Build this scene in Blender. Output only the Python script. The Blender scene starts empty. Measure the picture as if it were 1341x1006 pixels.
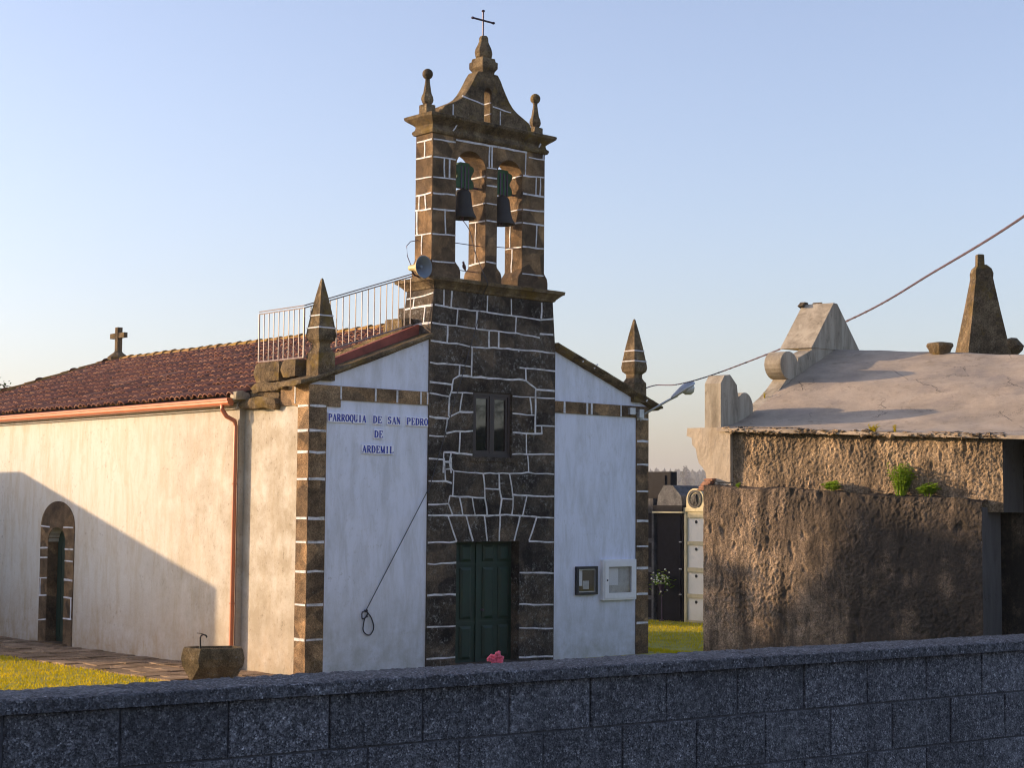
import bpy, math, random
from mathutils import Vector, Matrix, noise
R = math.radians
random.seed(7)
SC = bpy.context.scene
COL = SC.collection
PI = math.pi
W = 8.67            # facade width
TH = R(51)          # sun azimuth: degrees behind the facade plane
EL = R(10)
SUN = Vector((-math.cos(TH)*math.cos(EL), math.sin(TH)*math.cos(EL), math.sin(EL)))

# ------------------------------------------------------------------ helpers
ORG = {}
def nz(p, s=1.0, o=0.0):
    return noise.noise(Vector((p[0]*s+o, p[1]*s+o*1.7, p[2]*s-o)))

class MB:
    def __init__(s):
        s.v = []; s.f = []; s.c = []; s.cc = None
    def face(s, idx):
        s.f.append(tuple(idx)); s.c.append(s.cc)
    def poly(s, pts):
        b = len(s.v); s.v += [tuple(p) for p in pts]; s.face(range(b, b+len(pts)))
    def box(s, x0, x1, y0, y1, z0, z1, skip=''):
        b = len(s.v)
        s.v += [(x0,y0,z0),(x1,y0,z0),(x1,y1,z0),(x0,y1,z0),(x0,y0,z1),(x1,y0,z1),(x1,y1,z1),(x0,y1,z1)]
        F = {'b':(0,3,2,1),'t':(4,5,6,7),'f':(0,1,5,4),'r':(1,2,6,5),'k':(2,3,7,6),'l':(3,0,4,7)}
        for k, q in F.items():
            if k not in skip: s.face([b+i for i in q])
    def hexa(s, P):
        b = len(s.v); s.v += [tuple(p) for p in P]
        for q in ((0,3,2,1),(4,5,6,7),(0,1,5,4),(1,2,6,5),(2,3,7,6),(3,0,4,7)): s.face([b+i for i in q])
    def prism(s, pts, fn, a, b):
        """pts: list of 2-D points; fn(p, t) -> 3-D; caps at t=a and t=b"""
        n = len(pts); o = len(s.v)
        s.v += [tuple(fn(p, a)) for p in pts] + [tuple(fn(p, b)) for p in pts]
        s.face(range(o, o+n)); s.face(range(o+2*n-1, o+n-1, -1))
        for i in range(n):
            j = (i+1) % n
            s.face((o+j, o+i, o+n+i, o+n+j))
    def prism_y(s, pts, y0, y1):
        s.prism(pts, lambda p, t: (p[0], t, p[1]), y0, y1)
    def rings(s, R_, closed=True, cap=True):
        o = len(s.v); n = len(R_[0])
        for r in R_: s.v += [tuple(p) for p in r]
        for k in range(len(R_)-1):
            for i in range(n if closed else n-1):
                j = (i+1) % n
                s.face((o+k*n+i, o+k*n+j, o+(k+1)*n+j, o+(k+1)*n+i))
        if cap:
            s.face([o+i for i in range(n-1, -1, -1)]); s.face([o+(len(R_)-1)*n+i for i in range(n)])
    def lathe(s, c, prof, n=16, ph=0, ax=None, cap=True):
        """prof: (r, h) list; axis up or ax Vector"""
        c = Vector(c); ax = Vector(ax) if ax else Vector((0,0,1))
        q = Vector((0,0,1)).rotation_difference(ax.normalized())
        rr = []
        for r, h in prof:
            rr.append([c + q @ Vector((r*math.cos(2*PI*i/n+ph), r*math.sin(2*PI*i/n+ph), h)) for i in range(n)])
        s.rings(rr, cap=cap)
    def square(s, cx, cy, prof):
        s.rings([[(cx-h,cy-h,z),(cx+h,cy-h,z),(cx+h,cy+h,z),(cx-h,cy+h,z)] for z, h in prof])
    def mould(s, x0, x1, y0, y1, prof):
        s.rings([[(x0-o,y0-o,z),(x1+o,y0-o,z),(x1+o,y1+o,z),(x0-o,y1+o,z)] for o, z in prof])
    def tube(s, pts, r, n=6):
        pts = [Vector(p) for p in pts]; rr = []
        rad = r if isinstance(r, (list, tuple)) else [r]*len(pts)
        up = Vector((0.13,0.21,1)).normalized()
        for i, p in enumerate(pts):
            d = (pts[min(i+1,len(pts)-1)]-pts[max(i-1,0)]).normalized()
            a = d.cross(up)
            if a.length < .1: a = d.cross(Vector((1,0,0.1)))
            a.normalize(); b = d.cross(a)
            rr.append([p + (a*math.cos(2*PI*k/n)+b*math.sin(2*PI*k/n))*rad[i] for k in range(n)])
        s.rings(rr)
    def grid(s, fn, nu, nv):
        o = len(s.v)
        for j in range(nv+1):
            for i in range(nu+1): s.v.append(tuple(fn(i/nu, j/nv)))
        for j in range(nv):
            for i in range(nu):
                a = o+j*(nu+1)+i
                s.face((a, a+1, a+nu+2, a+nu+1))
    def blob(s, c, r, n=10, amp=.25, sc=1.5, seed=0):
        c = Vector(c); rr = []
        for j in range(n+1):
            th = PI*j/n
            ring = []
            for i in range(2*n):
                ph = 2*PI*i/(2*n)
                d = Vector((math.sin(th)*math.cos(ph), math.sin(th)*math.sin(ph), -math.cos(th)))
                k = 1+amp*noise.noise(d*sc+Vector((seed*3.1,seed,0)))
                ring.append(c+Vector((d.x*r[0], d.y*r[1], d.z*r[2]))*k)
            rr.append(ring)
        s.rings(rr, cap=False)
    def build(s, name, mat, parent=None, smooth=False, label=None, cat=None, group=None, kind=None, origin=None):
        if parent is not None: o3 = ORG[parent]
        elif origin is not None: o3 = Vector(origin)
        else:
            xs = [v[0] for v in s.v]; ys = [v[1] for v in s.v]; zs = [v[2] for v in s.v]
            o3 = Vector(((min(xs)+max(xs))/2, (min(ys)+max(ys))/2, min(zs)))
            if kind == 'structure': o3 = Vector((0,0,0))
        me = bpy.data.meshes.new(name)
        me.from_pydata([(v[0]-o3.x, v[1]-o3.y, v[2]-o3.z) for v in s.v], [], s.f)
        if any(c is not None for c in s.c):
            at = me.color_attributes.new('tone', 'FLOAT_COLOR', 'CORNER')
            k = 0
            for p, c in zip(me.polygons, s.c):
                c = .5 if c is None else c
                for _ in p.loop_indices:
                    at.data[k].color = (c, c, c, 1); k += 1
        if smooth: me.polygons.foreach_set('use_smooth', [True]*len(me.polygons))
        me.materials.append(mat); me.validate(); me.update()
        o = bpy.data.objects.new(name, me); COL.objects.link(o)
        if parent is not None: o.parent = parent
        else: o.location = o3
        ORG[o] = o3
        tag(o, label, cat, group, kind)
        return o

def tag(o, label=None, cat=None, group=None, kind=None):
    if label: o['label'] = label
    if cat: o['category'] = cat
    if group: o['group'] = group
    if kind: o['kind'] = kind
def thing(name, label, cat, loc, group=None):
    o = bpy.data.objects.new(name, None); COL.objects.link(o); o.location = loc
    o.empty_display_size = .3; ORG[o] = Vector(loc); tag(o, label, cat, group); return o
def copy_tree(o, parent=None):
    c = o.copy(); COL.objects.link(c); c.parent = parent
    ORG[c] = ORG[o]
    for ch in list(o.children):
        copy_tree(ch, c)
    return c

# ------------------------------------------------------------------ materials
def nodes(name):
    m = bpy.data.materials.new(name); m.use_nodes = True
    nt = m.node_tree; nt.nodes.clear()
    out = nt.nodes.new('ShaderNodeOutputMaterial'); b = nt.nodes.new('ShaderNodeBsdfPrincipled')
    nt.links.new(b.outputs[0], out.inputs[0])
    tc = nt.nodes.new('ShaderNodeTexCoord')
    return m, nt, b, tc
def N(nt, t, **kw):
    n = nt.nodes.new(t)
    for k, v in kw.items():
        if k in n.inputs: n.inputs[k].default_value = v
        else: setattr(n, k, v)
    return n
def noise_n(nt, tc, scale, detail=6, rough=.6, stretch=None, dist=0):
    n = N(nt, 'ShaderNodeTexNoise', Scale=scale, Detail=detail, Roughness=rough, Distortion=dist)
    if stretch:
        mp = nt.nodes.new('ShaderNodeMapping'); mp.inputs['Scale'].default_value = stretch
        nt.links.new(tc.outputs['Object'], mp.inputs[0]); nt.links.new(mp.outputs[0], n.inputs['Vector'])
    else: nt.links.new(tc.outputs['Object'], n.inputs['Vector'])
    return n.outputs['Fac']
def ramp(nt, src, stops):
    r = nt.nodes.new('ShaderNodeValToRGB'); e = r.color_ramp.elements
    while len(e) < len(stops): e.new(.5)
    for i, (p, c) in enumerate(stops):
        e[i].position = p; e[i].color = (c[0], c[1], c[2], 1) if hasattr(c, '__len__') else (c, c, c, 1)
    nt.links.new(src, r.inputs[0]); return r.outputs[0]
def mix(nt, fac, a, b, mode='MIX'):
    m = nt.nodes.new('ShaderNodeMix'); m.data_type = 'RGBA'; m.blend_type = mode; m.clamp_factor = True
    for sock, v in ((m.inputs[0], fac), (m.inputs[6], a), (m.inputs[7], b)):
        if isinstance(v, (int, float)): sock.default_value = v
        elif isinstance(v, tuple): sock.default_value = (*v, 1)
        else: nt.links.new(v, sock)
    return m.outputs[2]
def bump(nt, b, h, strength=.5, dist=.02, prev=None):
    n = N(nt, 'ShaderNodeBump', Strength=strength, Distance=dist)
    nt.links.new(h, n.inputs['Height'])
    if prev: nt.links.new(prev, n.inputs['Normal'])
    nt.links.new(n.outputs[0], b.inputs['Normal']); return n.outputs[0]

def m_flat(name, col, rough=.6, metal=0, var=.15, scale=8, bmp=.0, spec=.5):
    m, nt, b, tc = nodes(name)
    f = noise_n(nt, tc, scale)
    c = ramp(nt, f, [(.3, tuple(x*(1-var) for x in col)), (.7, tuple(min(1, x*(1+var)) for x in col))])
    nt.links.new(c, b.inputs['Base Color'])
    b.inputs['Roughness'].default_value = rough; b.inputs['Metallic'].default_value = metal
    b.inputs['Specular IOR Level'].default_value = spec
    if bmp: bump(nt, b, noise_n(nt, tc, scale*5), bmp, .01)
    return m

def m_stone(name, dark, mid, light, streak=None, shade_crust=None, cells=None, drip=None, lich=(.30,.29,.25), moss=(.16,.12,.04), lk=.62, mk=.6, bs=.6, bd=.03, big=1.3, tone=False, fine=55):
    m, nt, b, tc = nodes(name)
    big_n = noise_n(nt, tc, big, 5, .65)
    c = ramp(nt, big_n, [(.32, dark), (.5, mid), (.70, light)])
    if tone:
        at = nt.nodes.new('ShaderNodeAttribute'); at.attribute_name = 'tone'
        tn = ramp(nt, at.outputs['Fac'], [(0, .80), (1, 1.3)])
        c = mix(nt, 1.0, c, tn, 'MULTIPLY')
    if cells:     # every stone has a tone of its own
        vo = N(nt, 'ShaderNodeTexVoronoi', Scale=1.0); vo.feature = 'SMOOTH_F1'; vo.inputs['Smoothness'].default_value = .15
        mpp = nt.nodes.new('ShaderNodeMapping'); mpp.inputs['Scale'].default_value = cells
        nt.links.new(tc.outputs['Object'], mpp.inputs[0]); nt.links.new(mpp.outputs[0], vo.inputs['Vector'])
        c = mix(nt, 1.0, c, ramp(nt, vo.outputs['Color'], [(.15, (.62,.62,.66)), (.5, (1,.98,.95)), (.85, (1.55,1.42,1.25))]), 'MULTIPLY')
    fn = noise_n(nt, tc, fine, 4, .8)
    c = mix(nt, 1.0, c, ramp(nt, fn, [(.34, .35), (.5, .95), (.68, 1.8)]), 'MULTIPLY')
    c = mix(nt, 1.0, c, ramp(nt, noise_n(nt, tc, 5, 6, .7), [(.3, .62), (.5, 1.0), (.7, 1.35)]), 'MULTIPLY')
    lf = mix(nt, 1.0, ramp(nt, noise_n(nt, tc, 15, 9, .85), [(lk-.05, 0), (lk+.03, 1)]), ramp(nt, noise_n(nt, tc, 1.9, 4, .6), [(.42, .12), (.6, 1)]), 'MULTIPLY')
    c = mix(nt, lf, c, lich)
    c = mix(nt, ramp(nt, noise_n(nt, tc, 2.3, 7, .7), [(mk, 0), (mk+.12, .8)]), c, moss)
    if drip:      # dark run marks under the top edge
        sz_ = nt.nodes.new('ShaderNodeSeparateXYZ'); nt.links.new(tc.outputs['Object'], sz_.inputs[0])
        m4 = N(nt, 'ShaderNodeMapRange'); m4.inputs['From Min'].default_value = drip[0]; m4.inputs['From Max'].default_value = drip[1]; nt.links.new(sz_.outputs['Z'], m4.inputs['Value'])
        c = mix(nt, mix(nt, 1.0, m4.outputs[0], ramp(nt, noise_n(nt, tc, 4.0, 6, .7, stretch=(2.2,2.2,.22)), [(.40, .1), (.58, .9)]), 'MULTIPLY'), c, (.05,.042,.036))
    if shade_crust:     # hedge shade painted in with blackish crust, darker towards the near end
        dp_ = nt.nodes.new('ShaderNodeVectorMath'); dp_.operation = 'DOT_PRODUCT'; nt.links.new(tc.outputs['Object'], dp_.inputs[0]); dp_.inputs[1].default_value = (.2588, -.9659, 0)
        m3 = N(nt, 'ShaderNodeMapRange'); m3.inputs['From Min'].default_value = shade_crust[0]; m3.inputs['From Max'].default_value = shade_crust[1]
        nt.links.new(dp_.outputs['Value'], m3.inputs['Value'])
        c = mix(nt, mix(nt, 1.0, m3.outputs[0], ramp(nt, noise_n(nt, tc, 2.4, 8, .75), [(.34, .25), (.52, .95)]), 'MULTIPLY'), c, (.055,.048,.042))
    if streak:
        c = mix(nt, ramp(nt, noise_n(nt, tc, 3.0, 8, .72, stretch=(1.8,1.8,.28)), [(.44, 0), (.62, .85)]), c, streak)
        c = mix(nt, ramp(nt, noise_n(nt, tc, .9, 5, .65), [(.50, 0), (.64, .65)]), c, streak)
        pv_ = noise_n(nt, tc, 26, 7, .85)
        c = mix(nt, ramp(nt, pv_, [(.34, .9), (.45, 0)]), c, (.03,.024,.018))
    nt.links.new(c, b.inputs['Base Color']); b.inputs['Roughness'].default_value = .95
    b.inputs['Specular IOR Level'].default_value = .15
    p = bump(nt, b, noise_n(nt, tc, 9, 8, .75), bs, bd)
    bump(nt, b, fn, bs*.8, bd*.35, p)
    return m

def m_plaster(name, base, stain, low, k=.55, lowz=(.0, .9), bmp=.25, mott=(.62,.5,.34), streak=.5, worn=False):
    m, nt, b, tc = nodes(name)
    st = noise_n(nt, tc, 2.6, 9, .72, stretch=(1.6, 1.6, .38), dist=.4)
    c = mix(nt, ramp(nt, st, [(k, 0), (k+.22, streak)]), base, stain)
    sp = noise_n(nt, tc, 9, 10, .82)
    pt = noise_n(nt, tc, .9, 4, .6)
    f = mix(nt, 1.0, ramp(nt, sp, [(.55, 0), (.66, 1)]), ramp(nt, pt, [(.42, 0), (.62, .8)]), 'MULTIPLY')
    c = mix(nt, f, c, mott)
    sx = nt.nodes.new('ShaderNodeSeparateXYZ'); nt.links.new(tc.outputs['Object'], sx.inputs[0])
    mr = N(nt, 'ShaderNodeMapRange'); mr.inputs['From Min'].default_value = lowz[1]; mr.inputs['From Max'].default_value = lowz[0]
    nt.links.new(sx.outputs['Z'], mr.inputs['Value'])
    f2 = mix(nt, 1.0, mr.outputs[0], ramp(nt, noise_n(nt, tc, 3, 6, .7), [(.3, .2), (.7, 1.0)]), 'MULTIPLY')
    c = mix(nt, f2, c, low)
    if worn:      # the weathered end next to the front: browner render, pits and black specks
        mr2 = N(nt, 'ShaderNodeMapRange'); mr2.inputs['From Min'].default_value = -1.5; mr2.inputs['From Max'].default_value = -6.5
        nt.links.new(sx.outputs['Y'], mr2.inputs['Value'])
        w1 = mix(nt, 1.0, mr2.outputs[0], ramp(nt, noise_n(nt, tc, 1.6, 7, .7), [(.32, .15), (.62, 1)]), 'MULTIPLY')
        c = mix(nt, w1, c, (.34,.30,.235))
        pit = ramp(nt, noise_n(nt, tc, 13, 9, .85, stretch=(1,1,.7)), [(.56, 0), (.63, 1)])
        w2 = mix(nt, 1.0, w1, pit, 'MULTIPLY')
        c = mix(nt, w2, c, (.17,.135,.10))
        pit2 = mix(nt, 1.0, ramp(nt, noise_n(nt, tc, 22, 8, .85), [(.61, 0), (.66, .7)]), ramp(nt, noise_n(nt, tc, 1.1, 4, .6), [(.45, .1), (.6, 1)]), 'MULTIPLY')
        c = mix(nt, pit2, c, (.24,.19,.14))
    nt.links.new(c, b.inputs['Base Color']); b.inputs['Roughness'].default_value = 1
    b.inputs['Specular IOR Level'].default_value = .03
    bump(nt, b, noise_n(nt, tc, 6, 10, .7), bmp, .03)
    return m

M = {}
M['stone'] = m_stone('granite_dark', cells=(1.9,1.2,3.1), dark=(.016,.014,.013), mid=(.060,.050,.041), light=(.115,.092,.070), lich=(.26,.26,.25), lk=.58, mk=.66)
M['stone_l'] = m_stone('granite_brown', cells=(2.6,2.6,2.9), tone=True, dark=(.065,.047,.032), mid=(.160,.110,.066), light=(.27,.19,.115), lich=(.32,.29,.22), moss=(.12,.08,.035), lk=.63, mk=.60)
M['stone_m'] = m_stone('granite_mossy', (.045,.034,.022), (.135,.098,.058), (.25,.19,.11), lich=(.34,.30,.20), moss=(.18,.12,.03), lk=.60, mk=.52, bs=.9, bd=.05, big=3)
def m_mortar():
    m, nt, b, tc = nodes('white_mortar_paint')
    c = ramp(nt, noise_n(nt, tc, 6, 8, .8), [(.30, (.22,.21,.20)), (.46, (.56,.56,.58)), (.6, (.72,.72,.76))])
    c = mix(nt, ramp(nt, noise_n(nt, tc, 30, 5, .8), [(.58, 0), (.66, .7)]), c, (.22,.21,.20))
    nt.links.new(c, b.inputs['Base Color']); b.inputs['Roughness'].default_value = .9; b.inputs['Specular IOR Level'].default_value = .2
    bump(nt, b, noise_n(nt, tc, 40, 5, .7), .5, .01); return m
M['mortar'] = m_mortar()
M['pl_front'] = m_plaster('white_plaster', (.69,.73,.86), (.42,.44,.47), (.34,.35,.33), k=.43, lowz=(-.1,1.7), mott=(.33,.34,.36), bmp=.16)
M['pl_side'] = m_plaster('weathered_plaster', (.58,.56,.525), (.47,.40,.30), (.36,.25,.14), k=.44, lowz=(-.1,1.5), bmp=.4, mott=(.20,.16,.12), streak=.7, worn=True)
M['tile'] = None
M['terra'] = m_flat('terracotta_gutter', (.47,.15,.065), .38, var=.1, scale=3)
M['red'] = m_flat('red_painted_concrete', (.27,.065,.04), .8, var=.3, scale=4, bmp=.3)
M['green'] = m_flat('dark_green_paint', (.003,.024,.013), .6, var=.25, scale=4)
M['brown'] = m_flat('dark_brown_frame', (.022,.012,.010), .5, var=.2)
M['rail'] = m_flat('rail_paint', (.27,.21,.19), .5, var=.25, scale=14)
M['iron'] = m_flat('wrought_iron', (.05,.03,.06), .5, metal=.3, var=.3)
M['bronze'] = m_flat('dark_bronze', (.012,.012,.012), .7, metal=.0, var=.4, scale=5)
M['yoke'] = m_flat('green_yoke_paint', (.010,.062,.018), .7, var=.35, scale=5)
M['blue'] = m_flat('cobalt_tile_glaze', (.02,.035,.33), .25, var=.1)
M['tilew'] = m_flat('white_tile_glaze', (.76,.78,.90), .25, var=.05)
M['whitep'] = m_flat('white_metal_paint', (.72,.72,.74), .4, var=.05)
M['black'] = m_flat('black_frame', (.012,.012,.016), .5, var=.2)
M['cable'] = m_flat('black_cable', (.02,.02,.03), .6, var=.2)
M['twist'] = m_flat('grey_red_cable', (.075,.05,.065), .6, var=.4, scale=12)
M['grey'] = m_flat('grey_aluminium', (.42,.43,.45), .4, metal=.6, var=.1)
M['horny'] = m_flat('horn_yellow', (.42,.34,.16), .5, var=.15)
M['hornb'] = m_flat('horn_grey_blue', (.17,.21,.26), .5, var=.1)
M['paper'] = m_flat('paper', (.62,.66,.72), .9, var=.04)
M['cork'] = m_flat('grey_board', (.36,.39,.42), .9, var=.2)
def m_glass(name, col=(.008,.010,.012), ior=1.75, rough=.03):
    m, nt, b, tc = nodes(name)
    b.inputs['Base Color'].default_value = (*col, 1); b.inputs['Roughness'].default_value = rough; b.inputs['IOR'].default_value = ior
    return m
M['glass'] = m_glass('window_glass')
def m_clear(name):
    m = bpy.data.materials.new(name); m.use_nodes = True; nt = m.node_tree; nt.nodes.clear()
    out = nt.nodes.new('ShaderNodeOutputMaterial'); mx = nt.nodes.new('ShaderNodeMixShader')
    t = nt.nodes.new('ShaderNodeBsdfTransparent'); g = nt.nodes.new('ShaderNodeBsdfGlossy'); g.inputs['Roughness'].default_value = .05
    mx.inputs[0].default_value = .10; nt.links.new(t.outputs[0], mx.inputs[1]); nt.links.new(g.outputs[0], mx.inputs[2]); nt.links.new(mx.outputs[0], out.inputs[0])
    return m
M['clear'] = m_clear('clear_pane')

def m_tiles():
    m, nt, b, tc = nodes('clay_roof_tiles')
    at = nt.nodes.new('ShaderNodeAttribute'); at.attribute_name = 'tone'
    c = ramp(nt, at.outputs['Fac'], [(0, (.075,.027,.017)), (.45, (.165,.054,.030)), (.8, (.24,.09,.048)), (1, (.33,.16,.095))])
    c = mix(nt, ramp(nt, noise_n(nt, tc, 1.2, 8, .75), [(.52, 0), (.66, .4)]), c, (.06,.035,.03))
    c = mix(nt, ramp(nt, noise_n(nt, tc, 2.6, 8, .8), [(.60, 0), (.69, .5)]), c, (.20,.11,.045))
    c = mix(nt, ramp(nt, noise_n(nt, tc, 14, 6, .8), [(.60, 0), (.70, .5)]), c, (.22,.15,.11))
    nt.links.new(c, b.inputs['Base Color']); b.inputs['Roughness'].default_value = .85
    bump(nt, b, noise_n(nt, tc, 30, 5, .7), .3, .01)
    return m
M['tile'] = m_tiles()
M['tile_moss'] = m_stone('mossy_ridge_tile', (.12,.055,.02), (.26,.15,.05), (.36,.20,.08), lich=(.42,.30,.14), moss=(.30,.19,.04), lk=.56, mk=.5, big=4)
def m_block():
    m, nt, b, tc = nodes('split_face_block')
    at = nt.nodes.new('ShaderNodeAttribute'); at.attribute_name = 'tone'
    v = N(nt, 'ShaderNodeTexVoronoi', Scale=190.0); nt.links.new(tc.outputs['Object'], v.inputs['Vector'])
    sp = ramp(nt, v.outputs['Color'], [(.15, (.036,.036,.042)), (.5, (.098,.099,.112)), (.8, (.18,.183,.20)), (.97, (.40,.40,.42))])
    c = mix(nt, 1.0, sp, ramp(nt, at.outputs['Fac'], [(0, .78), (1, 1.15)]), 'MULTIPLY')
    c = mix(nt, ramp(nt, noise_n(nt, tc, 2.2, 6, .7), [(.52, 0), (.66, .5)]), c, (.17,.175,.19))
    c = mix(nt, 1.0, c, ramp(nt, noise_n(nt, tc, 45, 6, .8), [(.36, .3), (.5, .95), (.66, 1.9)]), 'MULTIPLY')
    c = mix(nt, ramp(nt, noise_n(nt, tc, 3.5, 7, .7, stretch=(1,1,.5)), [(.48, 0), (.68, .6)]), c, (.030,.030,.036))
    c = mix(nt, ramp(nt, noise_n(nt, tc, 11, 7, .75), [(.63, 0), (.72, .4)]), c, (.16,.165,.17))
    nt.links.new(c, b.inputs['Base Color']); b.inputs['Roughness'].default_value = .9
    p = bump(nt, b, noise_n(nt, tc, 60, 5, .7), .7, .012)
    bump(nt, b, v.outputs['Distance'], .6, .006, p)
    return m
M['block'] = m_block()
M['bmortar'] = m_flat('old_grey_mortar', (.07,.07,.08), .95, var=.4, scale=20, bmp=.4)
M['stucco'] = m_stone('rough_cast_stucco', (.18,.13,.08), (.37,.265,.165), (.52,.38,.24), streak=(.075,.06,.045), lich=(.55,.46,.34), moss=(.09,.07,.05), lk=.64, mk=.60, bs=.8, bd=.03, big=2.2, fine=70)
M['stucco_l'] = m_stone('rough_cast_stucco_dark', drip=(2.3,3.35), dark=(.12,.09,.068), mid=(.33,.24,.165), light=(.52,.385,.265), shade_crust=(-1.0, .3), streak=(.045,.038,.032), lich=(.45,.40,.33), moss=(.09,.075,.06), lk=.66, mk=.60, bs=.8, bd=.03, big=1.1, fine=70)
M['render_s'] = m_plaster('smooth_grey_render', (.42,.37,.29), (.17,.14,.10), (.24,.21,.16), k=.44, lowz=(0,2.5), bmp=.4, mott=(.10,.085,.065), streak=.8)
M['endr'] = m_plaster('stained_end_render', (.16,.15,.15), (.07,.065,.06), (.10,.09,.08), k=.42, lowz=(0,2.5), bmp=.4, mott=(.06,.05,.045))
M['cream'] = m_plaster('cream_render', (.50,.42,.32), (.30,.24,.17), (.3,.24,.17), k=.46, lowz=(-5,-4), bmp=.6, mott=(.20,.16,.11), streak=.8)
M['pinkroof'] = None
def m_vault():
    m, nt, b, tc = nodes('old_roof_render')
    c = ramp(nt, noise_n(nt, tc, 1.6, 8, .7), [(.3, (.28,.225,.165)), (.55, (.41,.33,.245)), (.75, (.48,.39,.295))])
    c = mix(nt, ramp(nt, noise_n(nt, tc, 22, 6, .8), [(.56, 0), (.68, .5)]), c, (.17,.13,.10))
    c = mix(nt, ramp(nt, noise_n(nt, tc, 4.5, 8, .75), [(.56, 0), (.66, .7)]), c, (.20,.155,.10))
    c = mix(nt, ramp(nt, noise_n(nt, tc, 2.0, 6, .7, stretch=(1,1,2)), [(.50, 0), (.66, .6)]), c, (.24,.20,.17))
    v = N(nt, 'ShaderNodeTexVoronoi', Scale=1.1, feature='DISTANCE_TO_EDGE')
    mp = nt.nodes.new('ShaderNodeMapping'); nz_ = noise_n(nt, tc, 3.5, 6, .7)
    vm = nt.nodes.new('ShaderNodeVectorMath'); vm.operation = 'MULTIPLY_ADD'
    cmb = nt.nodes.new('ShaderNodeCombineXYZ')
    for i in range(3): nt.links.new(nz_, cmb.inputs[i])
    nt.links.new(cmb.outputs[0], vm.inputs[0]); vm.inputs[1].default_value = (.55,.7,.4); nt.links.new(tc.outputs['Object'], vm.inputs[2])
    nt.links.new(vm.outputs[0], v.inputs['Vector'])
    gate = ramp(nt, noise_n(nt, tc, 1.3, 3, .5), [(.48, 0), (.56, 1)])
    cr = mix(nt, 1.0, ramp(nt, v.outputs['Distance'], [(.002, 1), (.007, 0)]), gate, 'MULTIPLY')
    c = mix(nt, cr, c, (.05,.04,.03))
    nt.links.new(c, b.inputs['Base Color']); b.inputs['Roughness'].default_value = .92
    bump(nt, b, noise_n(nt, tc, 18, 8, .75), .35, .02)
    return m
M['pinkroof'] = m_vault()
def m_grass(name, a, b_, c_):
    m = bpy.data.materials.new(name); m.use_nodes = True; nt = m.node_tree; nt.nodes.clear()
    out = nt.nodes.new('ShaderNodeOutputMaterial'); d = nt.nodes.new('ShaderNodeBsdfDiffuse'); t = nt.nodes.new('ShaderNodeBsdfTranslucent')
    mx = nt.nodes.new('ShaderNodeMixShader'); mx.inputs[0].default_value = .45
    tc = nt.nodes.new('ShaderNodeTexCoord')
    c = ramp(nt, noise_n(nt, tc, 1.3, 6, .7), [(.3, a), (.5, b_), (.7, c_)])
    for n in (d, t): nt.links.new(c, n.inputs['Color'])
    nt.links.new(d.outputs[0], mx.inputs[1]); nt.links.new(t.outputs[0], mx.inputs[2]); nt.links.new(mx.outputs[0], out.inputs[0])
    return m
M['grass'] = m_grass('grass_blades', (.28,.27,.010), (.52,.42,.012), (.72,.52,.02))
M['leaf'] = m_grass('leaves', (.02,.045,.012), (.04,.075,.018), (.07,.11,.03))
M['leafb'] = m_grass('bright_leaves', (.15,.27,.03), (.27,.40,.04), (.46,.50,.09))
M['conifer'] = m_grass('conifer_needles', (.008,.018,.010), (.015,.03,.014), (.03,.05,.02))
M['forest'] = m_grass('far_forest', (.05,.055,.035), (.085,.085,.05), (.12,.105,.065))
M['bark'] = m_flat('bark', (.09,.065,.045), .95, var=.4, scale=12, bmp=.6)
M['soil'] = m_flat('turf_soil', (.26,.24,.025), .95, var=.4, scale=3, bmp=.5)
M['asphalt'] = m_flat('asphalt', (.05,.05,.052), .9, var=.2, scale=40, bmp=.4)
M['pave'] = m_stone('flagstone', (.14,.10,.06), (.24,.17,.11), (.33,.25,.17), lk=.68, mk=.64, moss=(.10,.09,.03), tone=True, bs=.7)
M['pink'] = m_flat('pink_petals', (.75,.13,.19), .7, var=.2, scale=40)
M['white_fl'] = m_flat('white_petals', (.75,.75,.62), .7, var=.1)
M['brick'] = m_flat('red_brick_bits', (.26,.13,.08), .9, var=.35, scale=12, bmp=.4)
M['marble'] = m_plaster('white_niche_slab', (.70,.68,.62), (.45,.42,.33), (.40,.36,.22), k=.56, lowz=(-.3,.4), bmp=.05, mott=(.5,.45,.3))
M['nframe'] = m_plaster('cream_niche_frame', (.52,.46,.30), (.28,.24,.13), (.30,.26,.12), k=.5, lowz=(-.3,.5), bmp=.2, mott=(.2,.16,.09))
M['dgran'] = m_flat('polished_dark_granite', (.008,.008,.011), .6, var=.3, spec=.06)
M['ggran'] = m_stone('grey_tomb_granite', (.05,.05,.055), (.09,.09,.095), (.14,.14,.14), lk=.68, mk=.72)
M['trough'] = m_stone('trough_granite', (.07,.055,.03), (.14,.105,.06), (.20,.15,.085), lich=(.24,.25,.22), moss=(.10,.08,.02), lk=.60, mk=.62, bs=.9)
M['bird'] = m_flat('brown_feathers', (.12,.06,.05), .8, var=.3, scale=30)
M['wood'] = m_flat('old_pole_wood', (.16,.13,.10), .9, var=.3, scale=6, bmp=.4)
M['hwall'] = m_plaster('house_plaster', (.62,.60,.56), (.4,.38,.34), (.4,.36,.3), bmp=.15)

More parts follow.
